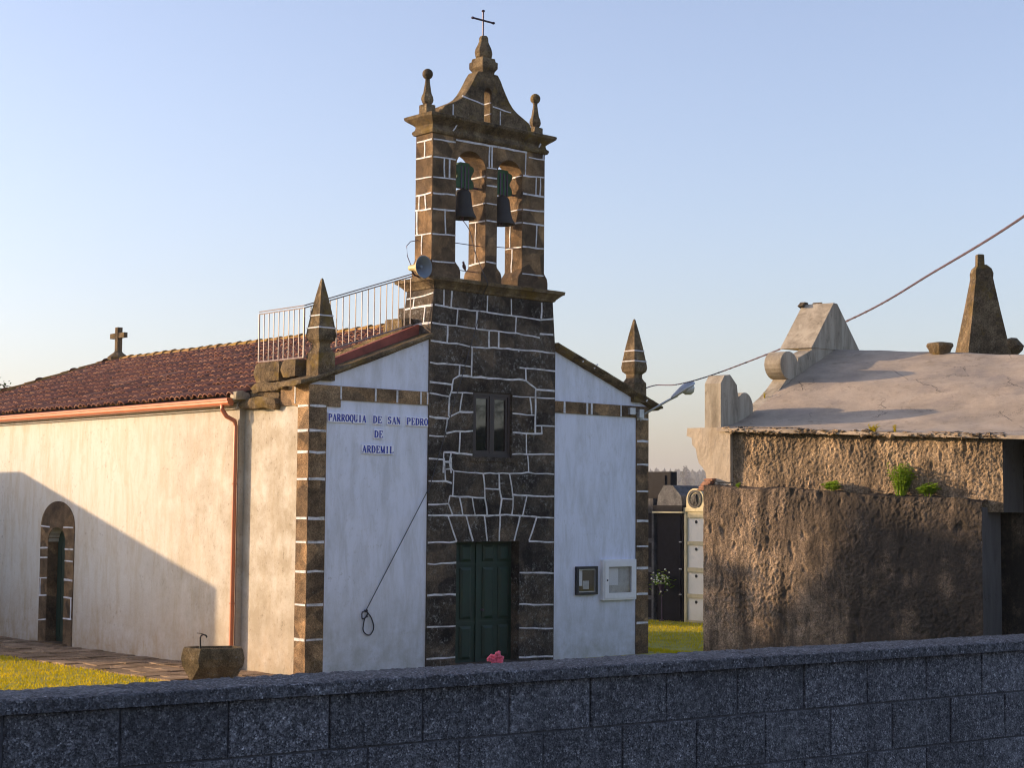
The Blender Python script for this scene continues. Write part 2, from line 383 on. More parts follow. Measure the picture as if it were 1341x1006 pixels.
# ------------------------------------------------------------------ world, sun, camera
world = bpy.data.worlds.new('World'); SC.world = world; world.use_nodes = True
wn = world.node_tree; bg = wn.nodes['Background']
sky = wn.nodes.new('ShaderNodeTexSky'); sky.sky_type = 'NISHITA'; sky.sun_disc = False
sky.sun_elevation = EL; sky.sun_rotation = math.atan2(SUN.x, SUN.y)
sky.air_density = 1.0; sky.dust_density = 1.9; sky.ozone_density = 1.6; sky.altitude = 0
hs_ = wn.nodes.new('ShaderNodeHueSaturation'); hs_.inputs['Saturation'].default_value = .80
wb = wn.nodes.new('ShaderNodeMix'); wb.data_type = 'RGBA'; wb.blend_type = 'MULTIPLY'; wb.inputs[0].default_value = 1; wb.inputs[7].default_value = (.975, .94, 1.095, 1)   # camera white balance
wn.links.new(sky.outputs[0], hs_.inputs['Color']); wn.links.new(hs_.outputs[0], wb.inputs[6]); wn.links.new(wb.outputs[2], bg.inputs['Color']); bg.inputs['Strength'].default_value = .14
ld = bpy.data.lights.new('sun', 'SUN'); ld.energy = 3.5; ld.angle = R(.53); ld.color = (1, .70, .41)
sun = bpy.data.objects.new('sun', ld); COL.objects.link(sun)
sun.rotation_euler = SUN.to_track_quat('Z', 'Y').to_euler(); sun.location = (-20, 20, 20)

CX, CY, CZ, YAW, PIT, ROL, FPX = -17.211049585563167, -24.40583862439119, 3.0, 0.8364993613402341, 0.07408548554626894, 0.008077931364021742, 2199.719119863696
cam = bpy.data.cameras.new('camera'); camo = bpy.data.objects.new('camera', cam); COL.objects.link(camo); SC.camera = camo
f = Vector((math.cos(YAW)*math.cos(PIT), math.sin(YAW)*math.cos(PIT), math.sin(PIT)))
r = f.cross(Vector((0,0,1))).normalized(); u = r.cross(f)
c_, s_ = math.cos(ROL), math.sin(ROL)
r2, u2 = r*c_+u*s_, u*c_-r*s_
camo.matrix_world = Matrix(((r2.x,u2.x,-f.x,CX),(r2.y,u2.y,-f.y,CY),(r2.z,u2.z,-f.z,CZ),(0,0,0,1)))
cam.sensor_width = 36; cam.lens = 36*FPX/1341; cam.clip_end = 3000; cam.clip_start = .1
SC.cycles.filter_width = 1.1
SC.view_settings.view_transform = 'Standard'; SC.view_settings.look = 'None'; SC.view_settings.gamma = 1
SC.view_settings.exposure = 1.17

# ------------------------------------------------------------------ ground
def gz(x, y):
    z = 0.0
    if x > 9.2: z = -.3*min(1, (x-9.2)/3)
    return z
WA = Vector((-15.177, -20.118, 0)); WU = Vector((.99200, -.12627, 0)); WN = Vector((.12627, .99200, 0))   # boundary wall frame
def wallp(a, n, z): return WA+WU*a+WN*n+Vector((0,0,z))
mb = MB()
def gfn(uu, vv):
    # fan-shaped sheet behind the boundary wall, out to the horizon
    k = (math.exp(vv*7.2)-1)/(math.exp(7.2)-1)
    d = k*2400
    a = -60+uu*120
    a = a*(1+d/30)
    p = wallp(a, .1+d, 0)
    z = gz(p.x, p.y) if d < 80 else -.3
    return (p.x, p.y, z - .0)
mb.grid(gfn, 160, 110)
mb.build('ground', M['soil'], kind='structure')
mb = MB()
a, b = wallp(-1400, -1500, 1.35), wallp(1400, -1500, 1.35); c1, d1 = wallp(1400, .08, 1.35), wallp(-1400, .08, 1.35)
mb.poly([a, b, c1, d1]); mb.build('road', M['asphalt'], kind='structure')

def blades(name, n, area, hgt, wid, mat, zf, cut=None):
    mb = MB(); rnd = random.Random(3)
    k = 0
    while k < n:
        x = rnd.uniform(area[0], area[1]); y = rnd.uniform(area[2], area[3])
        if cut and cut(x, y): continue
        z = zf(x, y); a = rnd.uniform(0, PI); h = hgt*rnd.uniform(.5, 1.3); w = wid*rnd.uniform(.6, 1.2)
        dx, dy = math.cos(a)*w, math.sin(a)*w; lx, ly = rnd.gauss(0, h*.5), rnd.gauss(0, h*.5)
        mb.poly([(x-dx, y-dy, z-.01), (x+dx, y+dy, z-.01), (x+lx, y+ly, z+h)])
        k += 1
    o = mb.build(name, mat, kind='stuff', label='short sunlit green grass growing round the church', cat='grass', origin=(area[0], area[2], 0))
    return o
gr1 = blades('grass', 46000, (-9, -2.1, -6, 12), .05, .012, M['grass'], gz, lambda x, y: x > -2.17+.10*noise.noise(Vector((y*2.3,x*3,1))))
gr1['label'] = 'bright sunlit lawn beside the flagstone path, left of the church'
gr2 = blades('grass', 36000, (8.9, 19.9, -2, 15), .055, .014, M['grass'], gz)
gr2['label'] = 'strip of cemetery lawn between the church and the niches, half in shadow'

# flagstone path along the nave
mb = MB(); rnd = random.Random(5)
y = -1.4
while y < 16:
    dy = rnd.uniform(.35, .6); x = -.12
    while x > -2.05:
        dx = rnd.uniform(.4, .75); x2 = max(x-dx, -2.16-rnd.uniform(0, .05))
        if x2 < -1.95: x2 = -2.13-rnd.uniform(0, .08)
        h = .02+rnd.uniform(0, .022); g = .012; mb.cc = rnd.random()
        t = [rnd.uniform(-.008, .008) for _ in range(4)]
        mb.hexa([(x2+g, y+g, -.05), (x-g, y+g, -.05), (x-g, y+dy-g, -.05), (x2+g, y+dy-g, -.05),
                 (x2+g+.01, y+g+.01, h+t[0]), (x-g-.01, y+g+.01, h+t[1]), (x-g-.01, y+dy-g-.01, h+t[2]), (x2+g+.01, y+dy-g-.01, h+t[3])])
        x = x2
    y += dy
mb.cc = None
mb.build('path', M['pave'], kind='structure')

# ------------------------------------------------------------------ church
ch = thing('church', 'small white parish church with dark granite tower front, twin bells and red tiled roof', 'church', (W/2, 8, 0))
NX = -.12   # nave wall plane
YE = 16.3
mb = MB()
gz_ = lambda x: 5.17+.37*min(x, W-x)
# front gable panels (left and right of the stone centre)
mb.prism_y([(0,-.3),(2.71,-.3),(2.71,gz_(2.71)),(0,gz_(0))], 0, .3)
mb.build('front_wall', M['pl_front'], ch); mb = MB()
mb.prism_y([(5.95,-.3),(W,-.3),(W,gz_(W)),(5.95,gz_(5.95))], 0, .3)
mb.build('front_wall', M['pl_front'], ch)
mb = MB()
mb.box(.0, .5, .3, 2.05, -.3, 4.9)
mb.box(W-.5, W, .3, 2.05, -.3, 5.1)
# nave walls with the side door opening (y 8.70..9.50, arched to 2.5)
dz = 2.2
mb.box(NX, .5, 2.05, 8.70, -.3, 4.98); mb.box(NX, .5, 9.50, YE, -.3, 4.98)
pts = [(8.70, 4.98), (8.70, dz)] + [(9.10-.40*math.cos(PI*i/12), dz+.32*math.sin(PI*i/12)) for i in range(1, 12)] + [(9.50, dz), (9.50, 4.98)]
mb.prism(pts, lambda p, t: (t, p[0], p[1]), NX, .5)
mb.box(W-.5, W+.12, 2.05, YE, -.3, 5.0)
mb.box(.5, W-.5, YE-.5, YE, -.3, 5.0)
mb.box(NX-.07, NX, 2.05, YE, 4.80, 4.90)      # little moulding below the eave
mb.build('nave_wall', M['pl_side'], ch)

# --- stone centre of the front, with door and window openings
PY = -.03
mb = MB()
def panel(xs, zs, hole, y0, y1):
    for i in range(len(xs)-1):
        for j in range(len(zs)-1):
            if not hole(i, j): mb.box(xs[i], xs[i+1], y0, y1, zs[j], zs[j+1])
panel([2.70, 3.41, 5.02, 5.96], [-.3, 2.36], lambda i, j: i == 1, PY, .6)
mb.box(2.70, 5.96, PY, .6, 2.36, 3.99)
panel([2.70, 3.80, 4.80, 5.96], [3.99, 5.24], lambda i, j: i == 1, PY, .6)
mb.box(2.70, 5.96, PY, .6, 5.24, 6.14)
mb.hexa([(2.70,PY,6.14),(5.96,PY,6.14),(5.96,.86,6.14),(2.70,.86,6.14),(2.80,PY,7.14),(5.88,PY,7.14),(5.88,.80,7.14),(2.80,.80,7.14)])
mb.box(2.78, 4.2, .86, 1.05, 6.2, 6.84)
stone_front = mb.build('stone_front', M['stone'], ch)
# slightly recessed outer strip on the right, as a dark seam plus drip mould round the window
PILJ = [[(2.81,6.83),(3.38,6.8),(3.87,6.8),(4.88,6.78),(5.53,6.76),(5.89,6.81)],[(3.03,7.14),(3.03,6.82)],[(3.23,7.13),(3.21,6.81)],[(4.13,7.12),(4.12,6.8)],[(4.75,7.11),(4.76,6.78)],[(5.57,7.11),(5.56,6.79)],[(2.75,6.48),(3.35,6.46),(3.82,6.45),(4.89,6.44),(5.52,6.4)],[(5.53,6.48),(5.89,6.49)],[(3.38,6.8),(3.35,6.46)],[(3.87,6.8),(3.85,6.44)],[(4.89,6.78),(4.87,6.43)],[(2.72,6.14),(3.18,6.12),(3.75,6.1),(4.49,6.12),(5.53,6.13),(5.93,6.12)],[(3.13,6.45),(3.12,6.12)],[(4.18,6.44),(4.18,6.12)],[(4.43,6.43),(4.43,6.12)],[(2.71,5.73),(3.43,5.72),(3.73,5.71)],[(3.75,6.1),(3.74,5.52)],[(4.96,6.12),(4.95,5.53)],[(4.98,5.77),(5.53,5.77),(5.95,5.76)],[(3.44,5.71),(3.43,5.52)],[(3.43,5.52),(4.17,5.52),(4.98,5.53),(5.15,5.52)],[(5.15,5.75),(5.15,5.52),(5.25,5.46),(5.42,5.38),(5.42,4.98),(5.42,4.5)],[(3.43,5.52),(3.29,5.44),(3.25,5.33),(3.25,5.23),(3.19,5.11),(3.18,4.73)],[(2.71,5.36),(3.25,5.34)],[(2.71,5.15),(3.19,5.11)],[(3.19,4.72),(3.45,4.83),(3.48,5.01),(3.52,5.19)],[(3.26,5.19),(3.78,5.2)],[(3.45,4.83),(3.79,4.84)],[(2.71,4.71),(3.19,4.69)],[(3.15,4.69),(3.11,4.4)],[(2.71,4.35),(3.13,4.35)],[(3.13,4.41),(3.36,4.45),(3.79,4.48)],[(3.47,4.46),(3.45,4.05)],[(3.07,4.05),(3.46,4.05),(3.78,4.02)],[(2.71,3.92),(3.06,3.91)],[(3.07,4.05),(3.06,3.66)],[(3.25,4.04),(3.21,3.87),(3.26,3.66)],[(3.07,3.87),(3.21,3.87)],[(4.81,5.2),(5.42,5.21),(5.94,5.21)],[(5.27,5.2),(5.32,4.87)],[(4.81,4.86),(5.4,4.85)],[(5.42,5.36),(5.94,5.36)],[(4.82,4.49),(5.15,4.48),(5.6,4.49)],[(5.43,4.64),(5.94,4.65)],[(5.18,4.48),(5.19,4.05)],[(4.81,4.06),(5.6,4.08),(5.94,4.09)],[(5.22,4.04),(5.25,3.72)],[(5.6,4.48),(5.59,4.64)],[(3.33,3.7),(4.06,3.67),(5.23,3.7),(5.94,3.69)],[(3.08,3.94),(3.12,3.51)],[(3.25,3.95),(3.26,3.75),(3.33,3.7),(3.31,3.5),(3.3,3.23)],[(2.71,3.5),(3.12,3.51),(3.27,3.47)],[(3.12,3.73),(3.26,3.74)],[(4.06,3.67),(4.1,3.44),(4.11,3.2),(4.17,2.87)],[(4.1,3.38),(4.47,3.37)],[(4.47,3.67),(4.48,3.36),(4.54,3.18),(4.49,2.87)],[(4.74,3.68),(4.79,3.45),(4.85,3.2),(4.81,2.87)],[(4.54,3.19),(4.85,3.18)],[(3.23,3.23),(3.48,3.22),(4.11,3.2)],[(4.85,3.27),(5.21,3.26),(5.94,3.25)],[(3.23,3.23),(3.19,3.09),(3.31,2.86)],[(3.47,3.21),(3.56,2.86)],[(3.79,3.2),(3.87,2.86)],[(5.21,3.25),(5.1,2.87)],[(2.71,3.06),(3.19,3.08)],[(2.71,2.86),(3.54,2.86),(4.84,2.87),(5.94,2.82)],[(3.19,2.85),(3.41,2.37)],[(3.64,2.86),(3.82,2.37)],[(4.1,2.86),(4.18,2.37)],[(4.51,2.87),(4.49,2.37)],[(5.03,2.86),(4.88,2.37)],[(5.48,2.84),(5.27,2.37)],[(2.71,2.35),(3.41,2.37)],[(5.27,2.36),(5.94,2.34)],[(2.71,1.96),(3.4,1.97)],[(2.71,1.37),(3.4,1.37)],[(2.71,.79),(3.4,.78)],[(2.71,.2),(3.4,.2)],[(5.03,1.75),(5.94,1.72)],[(5.03,1.14),(5.94,1.1)],[(5.03,.68),(5.94,.63)],[(5.03,.11),(5.94,.08)]]
BELF = [[(2.76,9.66),(3.31,9.68)],[(2.76,9.27),(3.31,9.3)],[(2.76,8.96),(3.31,8.99)],[(2.76,8.66),(3.31,8.69)],[(2.76,8.18),(3.31,8.21)],[(2.76,7.66),(3.31,7.68)],[(3.03,9.68),(3.04,9.29)],[(3.16,9.68),(3.16,9.29)],[(3.06,8.69),(3.08,8.21)],[(4.11,9.64),(4.37,9.65)],[(4.11,9.45),(4.37,9.46)],[(4.11,9.29),(4.37,9.3)],[(4.11,8.94),(4.37,8.94)],[(4.11,8.6),(4.37,8.6)],[(4.11,7.79),(4.37,7.78)],[(5.07,9.62),(5.64,9.66)],[(5.07,9.26),(5.64,9.26)],[(5.07,8.94),(5.64,8.97)],[(5.07,8.67),(5.64,8.68)],[(5.07,8.19),(5.64,8.21)],[(5.07,7.65),(5.64,7.66)],[(5.43,9.65),(5.42,9.27)],[(5.54,9.65),(5.53,9.27)],[(5.45,8.67),(5.43,8.2)],[(3.32,10.07),(4.15,10.09),(5.17,10.1)],[(4.18,10.08),(4.17,9.66)],[(4.24,10.08),(4.24,9.66)],[(5.14,10.09),(5.13,9.63)],[(5.22,10.01),(5.64,10.02)],[(5.62,10.13),(5.61,10.02)],[(2.76,10.0),(3.3,10.02)]]
BELS = [[(.49,9.68),(.02,9.67)],[(.49,9.29),(.01,9.27)],[(.48,8.96),(.02,8.97)],[(.49,8.68),(.02,8.66)],[(.48,8.2),(.01,8.19)],[(.24,10.01),(.24,9.67)],[(.38,8.96),(.39,8.67)],[(.21,8.95),(.18,8.67)],[(.44,8.67),(.43,8.2)],[(.28,8.19),(.29,7.81)],[(.47,10.0),(.02,10.0)]]
JM = [[(.48,9.47),(.02,9.47)],[(.48,8.93),(.01,8.94)],[(.48,8.6),(.01,8.59)],[(.48,7.75),(.01,7.78)],[(.29,8.58),(.29,7.77)],[(.48,9.65),(.02,9.65)]]
JR = [[(.48,9.58),(.01,9.62)],[(.48,8.93),(.01,8.94)],[(.48,8.67),(.01,8.67)],[(.48,8.18),(.01,8.18)],[(.48,7.63),(.01,7.63)],[(.34,8.64),(.35,8.18)],[(.28,8.16),(.3,7.66)]]
jr = random.Random(11)
def joints(mb, lines, fn, w=.031, t=.008):
    """raised painted mortar lines; fn((a,b), depth) -> 3-D point on the wall, depth = how far proud"""
    for L in lines:
        # wobble the line a little so that it reads as brushed by hand
        P = []
        for k in range(len(L)-1):
            a, b = Vector(L[k]), Vector(L[k+1]); n = max(1, int((b-a).length/.16))
            for q in range(n):
                P.append(a+(b-a)*(q/n))
        P.append(Vector(L[-1]))
        for k in range(1, len(P)-1): P[k] += Vector((jr.gauss(0,.006), jr.gauss(0,.006)))
        d = t+jr.uniform(0, .004); ww = w*jr.uniform(.75, 1.15)
        ls, rs = [], []
        for k, p in enumerate(P):
            e = (P[min(k+1,len(P)-1)]-P[max(k-1,0)]).normalized(); nn = Vector((-e.y, e.x)); q = ww/2*jr.uniform(.8, 1.25)
            ls.append(p+nn*q); rs.append(p-nn*q)
        rr = [[fn(l, -.01), fn(l, d), fn(r_, d), fn(r_, -.01)] for l, r_ in zip(ls, rs)]
        mb.rings(rr)
fx = lambda y0: (lambda p, d: (p[0], y0-d, p[1]))
sx_ = lambda x0: (lambda p, d: (x0-d, p[0], p[1]))
mb = MB()
joints(mb, PILJ, lambda p, d: (p[0], PY-d, p[1]))
def lowx(p, d):   # tapered left side of the upper block
    return (2.70+.10*(p[1]-6.14)-d, p[0], p[1])
joints(mb, [[(.78,7.0),(.32,7.02),(-.02,7.06)],[(.84,6.80),(.54,6.81),(.29,6.82),(-.02,6.82)],[(.55,7.0),(.56,6.82)],[(.19,6.82),(.2,6.5)],[(.84,6.47),(-.02,6.48)]], lowx)
joints(mb, [[(.0,1.96),(.25,1.96)],[(.0,1.37),(.25,1.37)],[(.0,.79),(.25,.79)]], lambda p, d: (3.41+d, p[0], p[1]))
mb.build('mortar_joints', M['mortar'], stone_front)
mb = MB(); mb.box(3.76, 4.97, PY-.02, PY+.02, 5.56, 6.08)
mb.build('carved_plaque', M['stone'], ch)
mb = MB(); mb.box(3.72, 4.90, PY-.03, PY+.05, 3.90, 3.985); mb.build('window_sill', M['stone'], ch)

# corner stones
mb = MB()
zq = [-.3, .67, 1.28, 1.86, 2.38, 2.80, 3.49, 3.97, 4.35, 4.79]
for k in range(9): mb.cc = jr.uniform(.15, .8); mb.box(-.025, .36, -.025, .32, zq[k], zq[k+1])
mb.cc = .7; mb.box(-.03, .66, -.03, .40, 4.79, 5.17); mb.cc = .9; mb.box(-.03, .4, .40, .86, 4.81, 5.17)
q1 = mb.build('corner_stones', M['stone_l'], ch)
mb = MB()
zs_l = [.67, 1.28, 1.86, 2.38, 2.80, 3.49, 3.97, 4.35, 4.79]
joints(mb, [[(-.01, z), (.34, z)] for z in zs_l], fx(-.025), w=.045)
joints(mb, [[(-.01, z), (.30, z)] for z in zs_l], sx_(-.025), w=.045)
joints(mb, [[(.40, 4.84), (.40, 5.15)]], sx_(-.03), w=.04)
mb.build('mortar_joints', M['mortar'], q1)
mb = MB()
zq = [-.3, .64, 1.24, 1.78, 2.23, 2.76, 3.38, 3.94, 4.43, 4.93]
for k in range(9): mb.cc = jr.uniform(.0, .6); mb.box(8.33, W+.025, -.025, .32, zq[k], zq[k+1])
q2 = mb.build('corner_stones', M['stone_l'], ch)
mb = MB()
joints(mb, [[(8.34, z), (W+.01, z)] for z in [.64, 1.24, 1.78, 2.23, 2.76, 3.38, 3.94, 4.43, 4.90]], fx(-.025), w=.045)
mb.build('mortar_joints', M['mortar'], q2)
mb = MB()
for a, b in ((.66,1.44),(1.44,1.94),(1.94,2.5),(2.5,2.698)): mb.cc = jr.uniform(.2,.9); mb.box(a, b, -.028, .02, 4.92, 5.17)
mb.build('stone_band', M['stone_l'], ch); mb = MB(); 
for a, b in ((5.962,6.86),(6.86,7.85),(7.85,W+.02)): mb.cc = jr.uniform(.2,.9); mb.box(a, b, -.028, .02, 4.93, 5.165)
bs = mb.build('stone_band', M['stone_l'], ch)
mb = MB(); joints(mb, [[(x, 4.93), (x, 5.16)] for x in (.66, 1.44, 1.94, 2.5, 2.66, 6.22, 6.86, 6.99, 7.85)], fx(-.03), w=.04)
mb.build('mortar_joints', M['mortar'], bs)

# raking copings
def coping(bot, top):
    mb = MB()
    n = len(bot); rr = []
    def col(k, y, dz=0): return [(bot[k][0], y, bot[k][1]+dz), (top[k][0], y, top[k][1]+dz)]
    for k in range(n):
        (bx, bz), (tx, tz) = bot[k], top[k]
        rr.append([(bx, .5, bz), (bx, -.03, bz-.0), (bx, -.10, bz+.03), (tx, -.16, tz-.06), (tx, -.16, tz-.02), (tx, -.12, tz), (tx, .5, tz)])
    mb.rings(rr)
    return mb.build('coping', M['stone_m'], ch)
def dens(P, n=8):
    o = []
    for k in range(len(P)-1):
        for q in range(n):
            t = q/n; o.append((P[k][0]+(P[k+1][0]-P[k][0])*t, P[k][1]+(P[k+1][1]-P[k][1])*t+.012*nz((P[k][0]+t*3, k, 0), 2)))
    o.append(P[-1]); return o
cl = coping(dens([(-.33,5.13),(.0,5.175),(1.4,5.675),(2.70,6.17)]), dens([(-.30,5.22),(.05,5.31),(1.4,5.80),(2.70,6.28)]))
cr = coping(dens([(5.96,6.17),(7.3,5.675),(8.67,5.17),(8.98,5.10)]), dens([(5.96,6.33),(7.3,5.84),(8.67,5.33),(9.0,5.20)]))
mb = MB(); joints(mb, [[(6.62,5.98),(6.70,6.06)],[(6.95,5.87),(7.05,5.96)],[(8.5,5.27),(8.56,5.33)]], lambda p, d: (p[0], -.14-d, p[1]))
mb.build('mortar_joints', M['mortar'], cr)

# --- lower cornice, bell gable, upper cornice
mb = MB(); mb.mould(2.80, 5.88, PY, .80, [(0,7.14),(.03,7.15),(.05,7.19),(.13,7.27),(.17,7.29),(.18,7.35),(.10,7.37)])
mb.build('lower_cornice', M['stone_m'], ch)
BY0, BY1 = 0.0, .5
mb = MB()
def pier(a, b, fl, fr, zt):
    mb.prism_y([(a-fl,7.36),(b+fr,7.36),(b+fr,7.52),(b+fr*.8,7.60),(b+.01,7.69),(b,7.72),(b,zt),(a,zt),(a,7.72),(a-.01,7.69),(a-fl*.8,7.60),(a-fl,7.52)], BY0-.0, BY1)
pier(2.74, 3.33, .07, .13, 10.12); pier(4.09, 4.39, .11, .13, 9.55); pier(5.05, 5.66, .10, .10, 10.12)
def arch(x0, x1, zs, rise, zt):
    n = 16; xm = (x0+x1)/2; rx = (x1-x0)/2
    P = [(xm-rx*math.cos(PI*i/n), zs+rise*math.sin(PI*i/n)) for i in range(n+1)]
    for i in range(n):
        a, b = P[i], P[i+1]
        mb.poly([(a[0],BY0,a[1]),(b[0],BY0,b[1]),(b[0],BY0,zt),(a[0],BY0,zt)])
        mb.poly([(a[0],BY1,a[1]),(a[0],BY1,zt),(b[0],BY1,zt),(b[0],BY1,b[1])])
        mb.poly([(a[0],BY0,a[1]),(a[0],BY1,a[1]),(b[0],BY1,b[1]),(b[0],BY0,b[1])])
arch(3.33, 4.09, 9.55, .36, 10.12); arch(4.39, 5.05, 9.55, .33, 10.12)
mb.box(4.09, 4.39, BY0, BY1, 9.55, 10.12)
bg_ = mb.build('bell_gable', M['stone_l'], ch)
mb = MB()
joints(mb, BELF, fx(BY0), w=.030); joints(mb, BELS, sx_(2.74), w=.030)
joints(mb, JM, sx_(4.09), w=.028); joints(mb, JR, sx_(5.05), w=.028)
mb.build('mortar_joints', M['mortar'], bg_)
mb = MB(); mb.mould(2.74, 5.66, BY0, BY1, [(0,10.12),(.04,10.13),(.06,10.17),(.06,10.20),(.02,10.24),(.01,10.30),(.05,10.34),(.12,10.39),(.165,10.43),(.175,10.48),(.14,10.50)])
uc = mb.build('upper_cornice', M['stone_m'], ch)
mb = MB(); joints(mb, [[(3.2,10.22),(3.24,10.29),(3.3,10.36)],[(5.45,10.24),(5.5,10.32)]], lambda p, d: (p[0], BY0-.05-d, p[1]), w=.02)
mb.build('mortar_joints', M['mortar'], uc)
# pediment with slit
PC = 4.20; P0, P1 = .08, .38
half = [(1.16,10.50),(1.16,10.62),(1.10,10.72),(.93,10.80),(.78,10.87),(.66,10.95),(.56,11.06),(.48,11.18),(.40,11.31),(.33,11.44),(.25,11.55)]
mb = MB()
for sg in (-1, 1):
    pts = [(PC+sg*.10, 10.50)]+[(PC+sg*d, z) for d, z in half]+[(PC+sg*.10, 11.55)]
    if sg > 0: pts = pts
    else: pts = pts[::-1]
    mb.prism_y(pts, P0, P1)
n = 8
P = [(PC-.10*math.cos(PI*i/n), 11.16+.10*math.sin(PI*i/n)) for i in range(n+1)]
mb.prism_y([(PC-.10,11.55)]+P+[(PC+.10,11.55)], P0, P1)
ped = mb.build('pediment', M['stone_m'], ch)
mb = MB()
joints(mb, [[(3.53,10.98),(4.08,10.90)],[(3.30,10.52),(3.30,10.78)],[(4.52,10.52),(4.52,10.84)],[(4.32,10.90),(4.80,10.86)]], fx(P0), w=.026)
joints(mb, [[(.10,10.98),(.36,10.98)],[(.10,10.76),(.36,10.76)]], sx_(PC+.10), w=.025)
mb.build('mortar_joints', M['mortar'], ped)
mb = MB(); mb.square(PC, .23, [(11.55,.15),(11.60,.16),(11.66,.20),(11.78,.20),(11.80,.17),(11.86,.16)])
mb.lathe((PC,.23,0), [(.13,11.86),(.17,11.90),(.185,11.98),(.17,12.05),(.13,12.13),(.10,12.2),(.095,12.28),(.07,12.32),(.0,12.33)], 8, PI/8)
mb.build('gable_urn', M['stone_m'], ch)
mb = MB()
mb.tube([(PC-.02,.23,12.31),(PC-.02,.23,12.82)], .017, 6)
mb.tube([(PC-.29,.23,12.64),(PC+.25,.23,12.64)], .019, 6)
for x, z in ((PC-.29,12.64),(PC+.25,12.64),(PC-.02,12.83)):
    mb.lathe((x,.23,z-.03), [(0,0),(.03,.015),(.035,.03),(.03,.045),(0,.06)], 8)
mb.build('iron_cross', M['iron'], ch)
def ballfin(x, y):
    mb = MB(); mb.square(x, y, [(10.50,.11),(10.70,.11),(10.71,.09)])
    mb.lathe((x,y,0), [(.07,10.71),(.11,10.76),(.125,10.81),(.115,10.87),(.085,10.93),(.06,11.08),(.045,11.18),(.05,11.2),(.04,11.22)], 8, PI/8)
    mb.lathe((x,y,11.31), [(.02,-.105)]+[(.105*math.cos(a), .105*math.sin(a)) for a in [R(-70+i*20) for i in range(8)]]+[(.0,.105)], 14)
    return mb.build('ball_finial', M['stone_m'], ch)
ballfin(2.80, .25); ballfin(5.62, .25)
# corner pinnacles
def pinn(x, y, zb, zoff):
    mb = MB(); mb.square(x, y, [(zb,.185),(5.74+zoff,.18),(5.78+zoff,.15),(5.84+zoff,.12),(5.92+zoff,.12),(5.98+zoff,.18),(6.06+zoff,.195),(6.14+zoff,.185),(6.5+zoff,.13),(6.8+zoff,.075),(7.08+zoff,.018),(7.1+zoff,0.004)])
    o = mb.build('corner_pinnacle', M['stone_m'], ch)
    mb = MB()
    for z in (6.18, 6.40):
        h = .185-(z-6.14)*.153+.004; z += zoff
        mb.mould(x-h, x+h, y-h, y+h, [(0,z),(.006,z+.004),(.006,z+.022),(0,z+.026)])
    mb.build('mortar_joints', M['mortar'], o)
pinn(.30, .10, 5.25, .0); pinn(8.36, .08, 5.25, -.08)

# parapet corner, eroded stones under it
def rock(mb, x0, x1, y0, y1, z0, z1, amp=.05, sc=2.2, seed=0, n=8):
    def sf(fn):
        mb.grid(fn, n, n)
    c = Vector(((x0+x1)/2,(y0+y1)/2,(z0+z1)/2)); h = Vector(((x1-x0)/2,(y1-y0)/2,(z1-z0)/2))
    def P(a, b, k, s):
        v = [0,0,0]; v[k] = s; v[(k+1)%3] = a; v[(k+2)%3] = b
        v = Vector(v); l = 1-.06*(abs(v.x*v.y)+abs(v.y*v.z)+abs(v.x*v.z))
        p = Vector((c.x+v.x*h.x*l, c.y+v.y*h.y*l, c.z+v.z*h.z*l))
        q = p*sc+Vector((seed,seed*2,0))
        d = Vector((noise.noise(q), noise.noise(q+Vector((9,0,0))), noise.noise(q+Vector((0,9,0)))))
        q2 = q*4
        d += .35*Vector((noise.noise(q2), noise.noise(q2+Vector((9,0,0))), noise.noise(q2+Vector((0,9,0)))))
        return p+d*amp
    for k in range(3):
        for s in (-1, 1):
            mb.grid(lambda uu, vv: P(uu*2-1, vv*2-1, k, s), n, n)
mb = MB(); rock(mb, -.04, .5, .92, 1.80, 5.26, 5.66, .02, seed=1); rock(mb, -.04, .5, .42, .90, 5.30, 5.66, .02, seed=2)
mb.build('parapet_block', M['stone_m'], ch, smooth=True)
mb = MB()
rock(mb, -.10, .5, .80, 1.78, 5.08, 5.28, .05, 3, seed=3); rock(mb, -.02, .5, .9, 2.0, 4.93, 5.12, .05, 3, seed=5)
rock(mb, -.18, .45, .88, 2.15, 4.78, 4.98, .06, 3, seed=6); rock(mb, -.16, .1, .60, .95, 5.12, 5.26, .04, 3, seed=8)
mb.build('eroded_stones', M['stone_m'], ch, smooth=True)
mb = MB(); rock(mb, -.32, .0, 1.86, 2.12, 4.95, 5.12, .03, 4, seed=9); mb.build('corner_stone', M['render_s'], ch, smooth=True)
# stair up to the bells behind the coping: red rendered side, stone steps
mb = MB(); mb.prism_y([(.55,5.30),(2.78,6.22),(2.78,6.50),(.55,5.62)], .32, .42)
mb.build('stair_fascia', M['red'], ch)
mb = MB()
for k in range(9):
    x = .5+k*.25; rock(mb, x, x+.27, .45, 1.25, 5.2+k*.09, 5.60+k*.098, .02, 3, seed=20+k, n=4)
rock(mb, 2.45, 2.80, .5, 1.1, 6.2, 6.62, .03, 3, seed=40)
mb.build('stair_steps', M['stone_m'], ch)
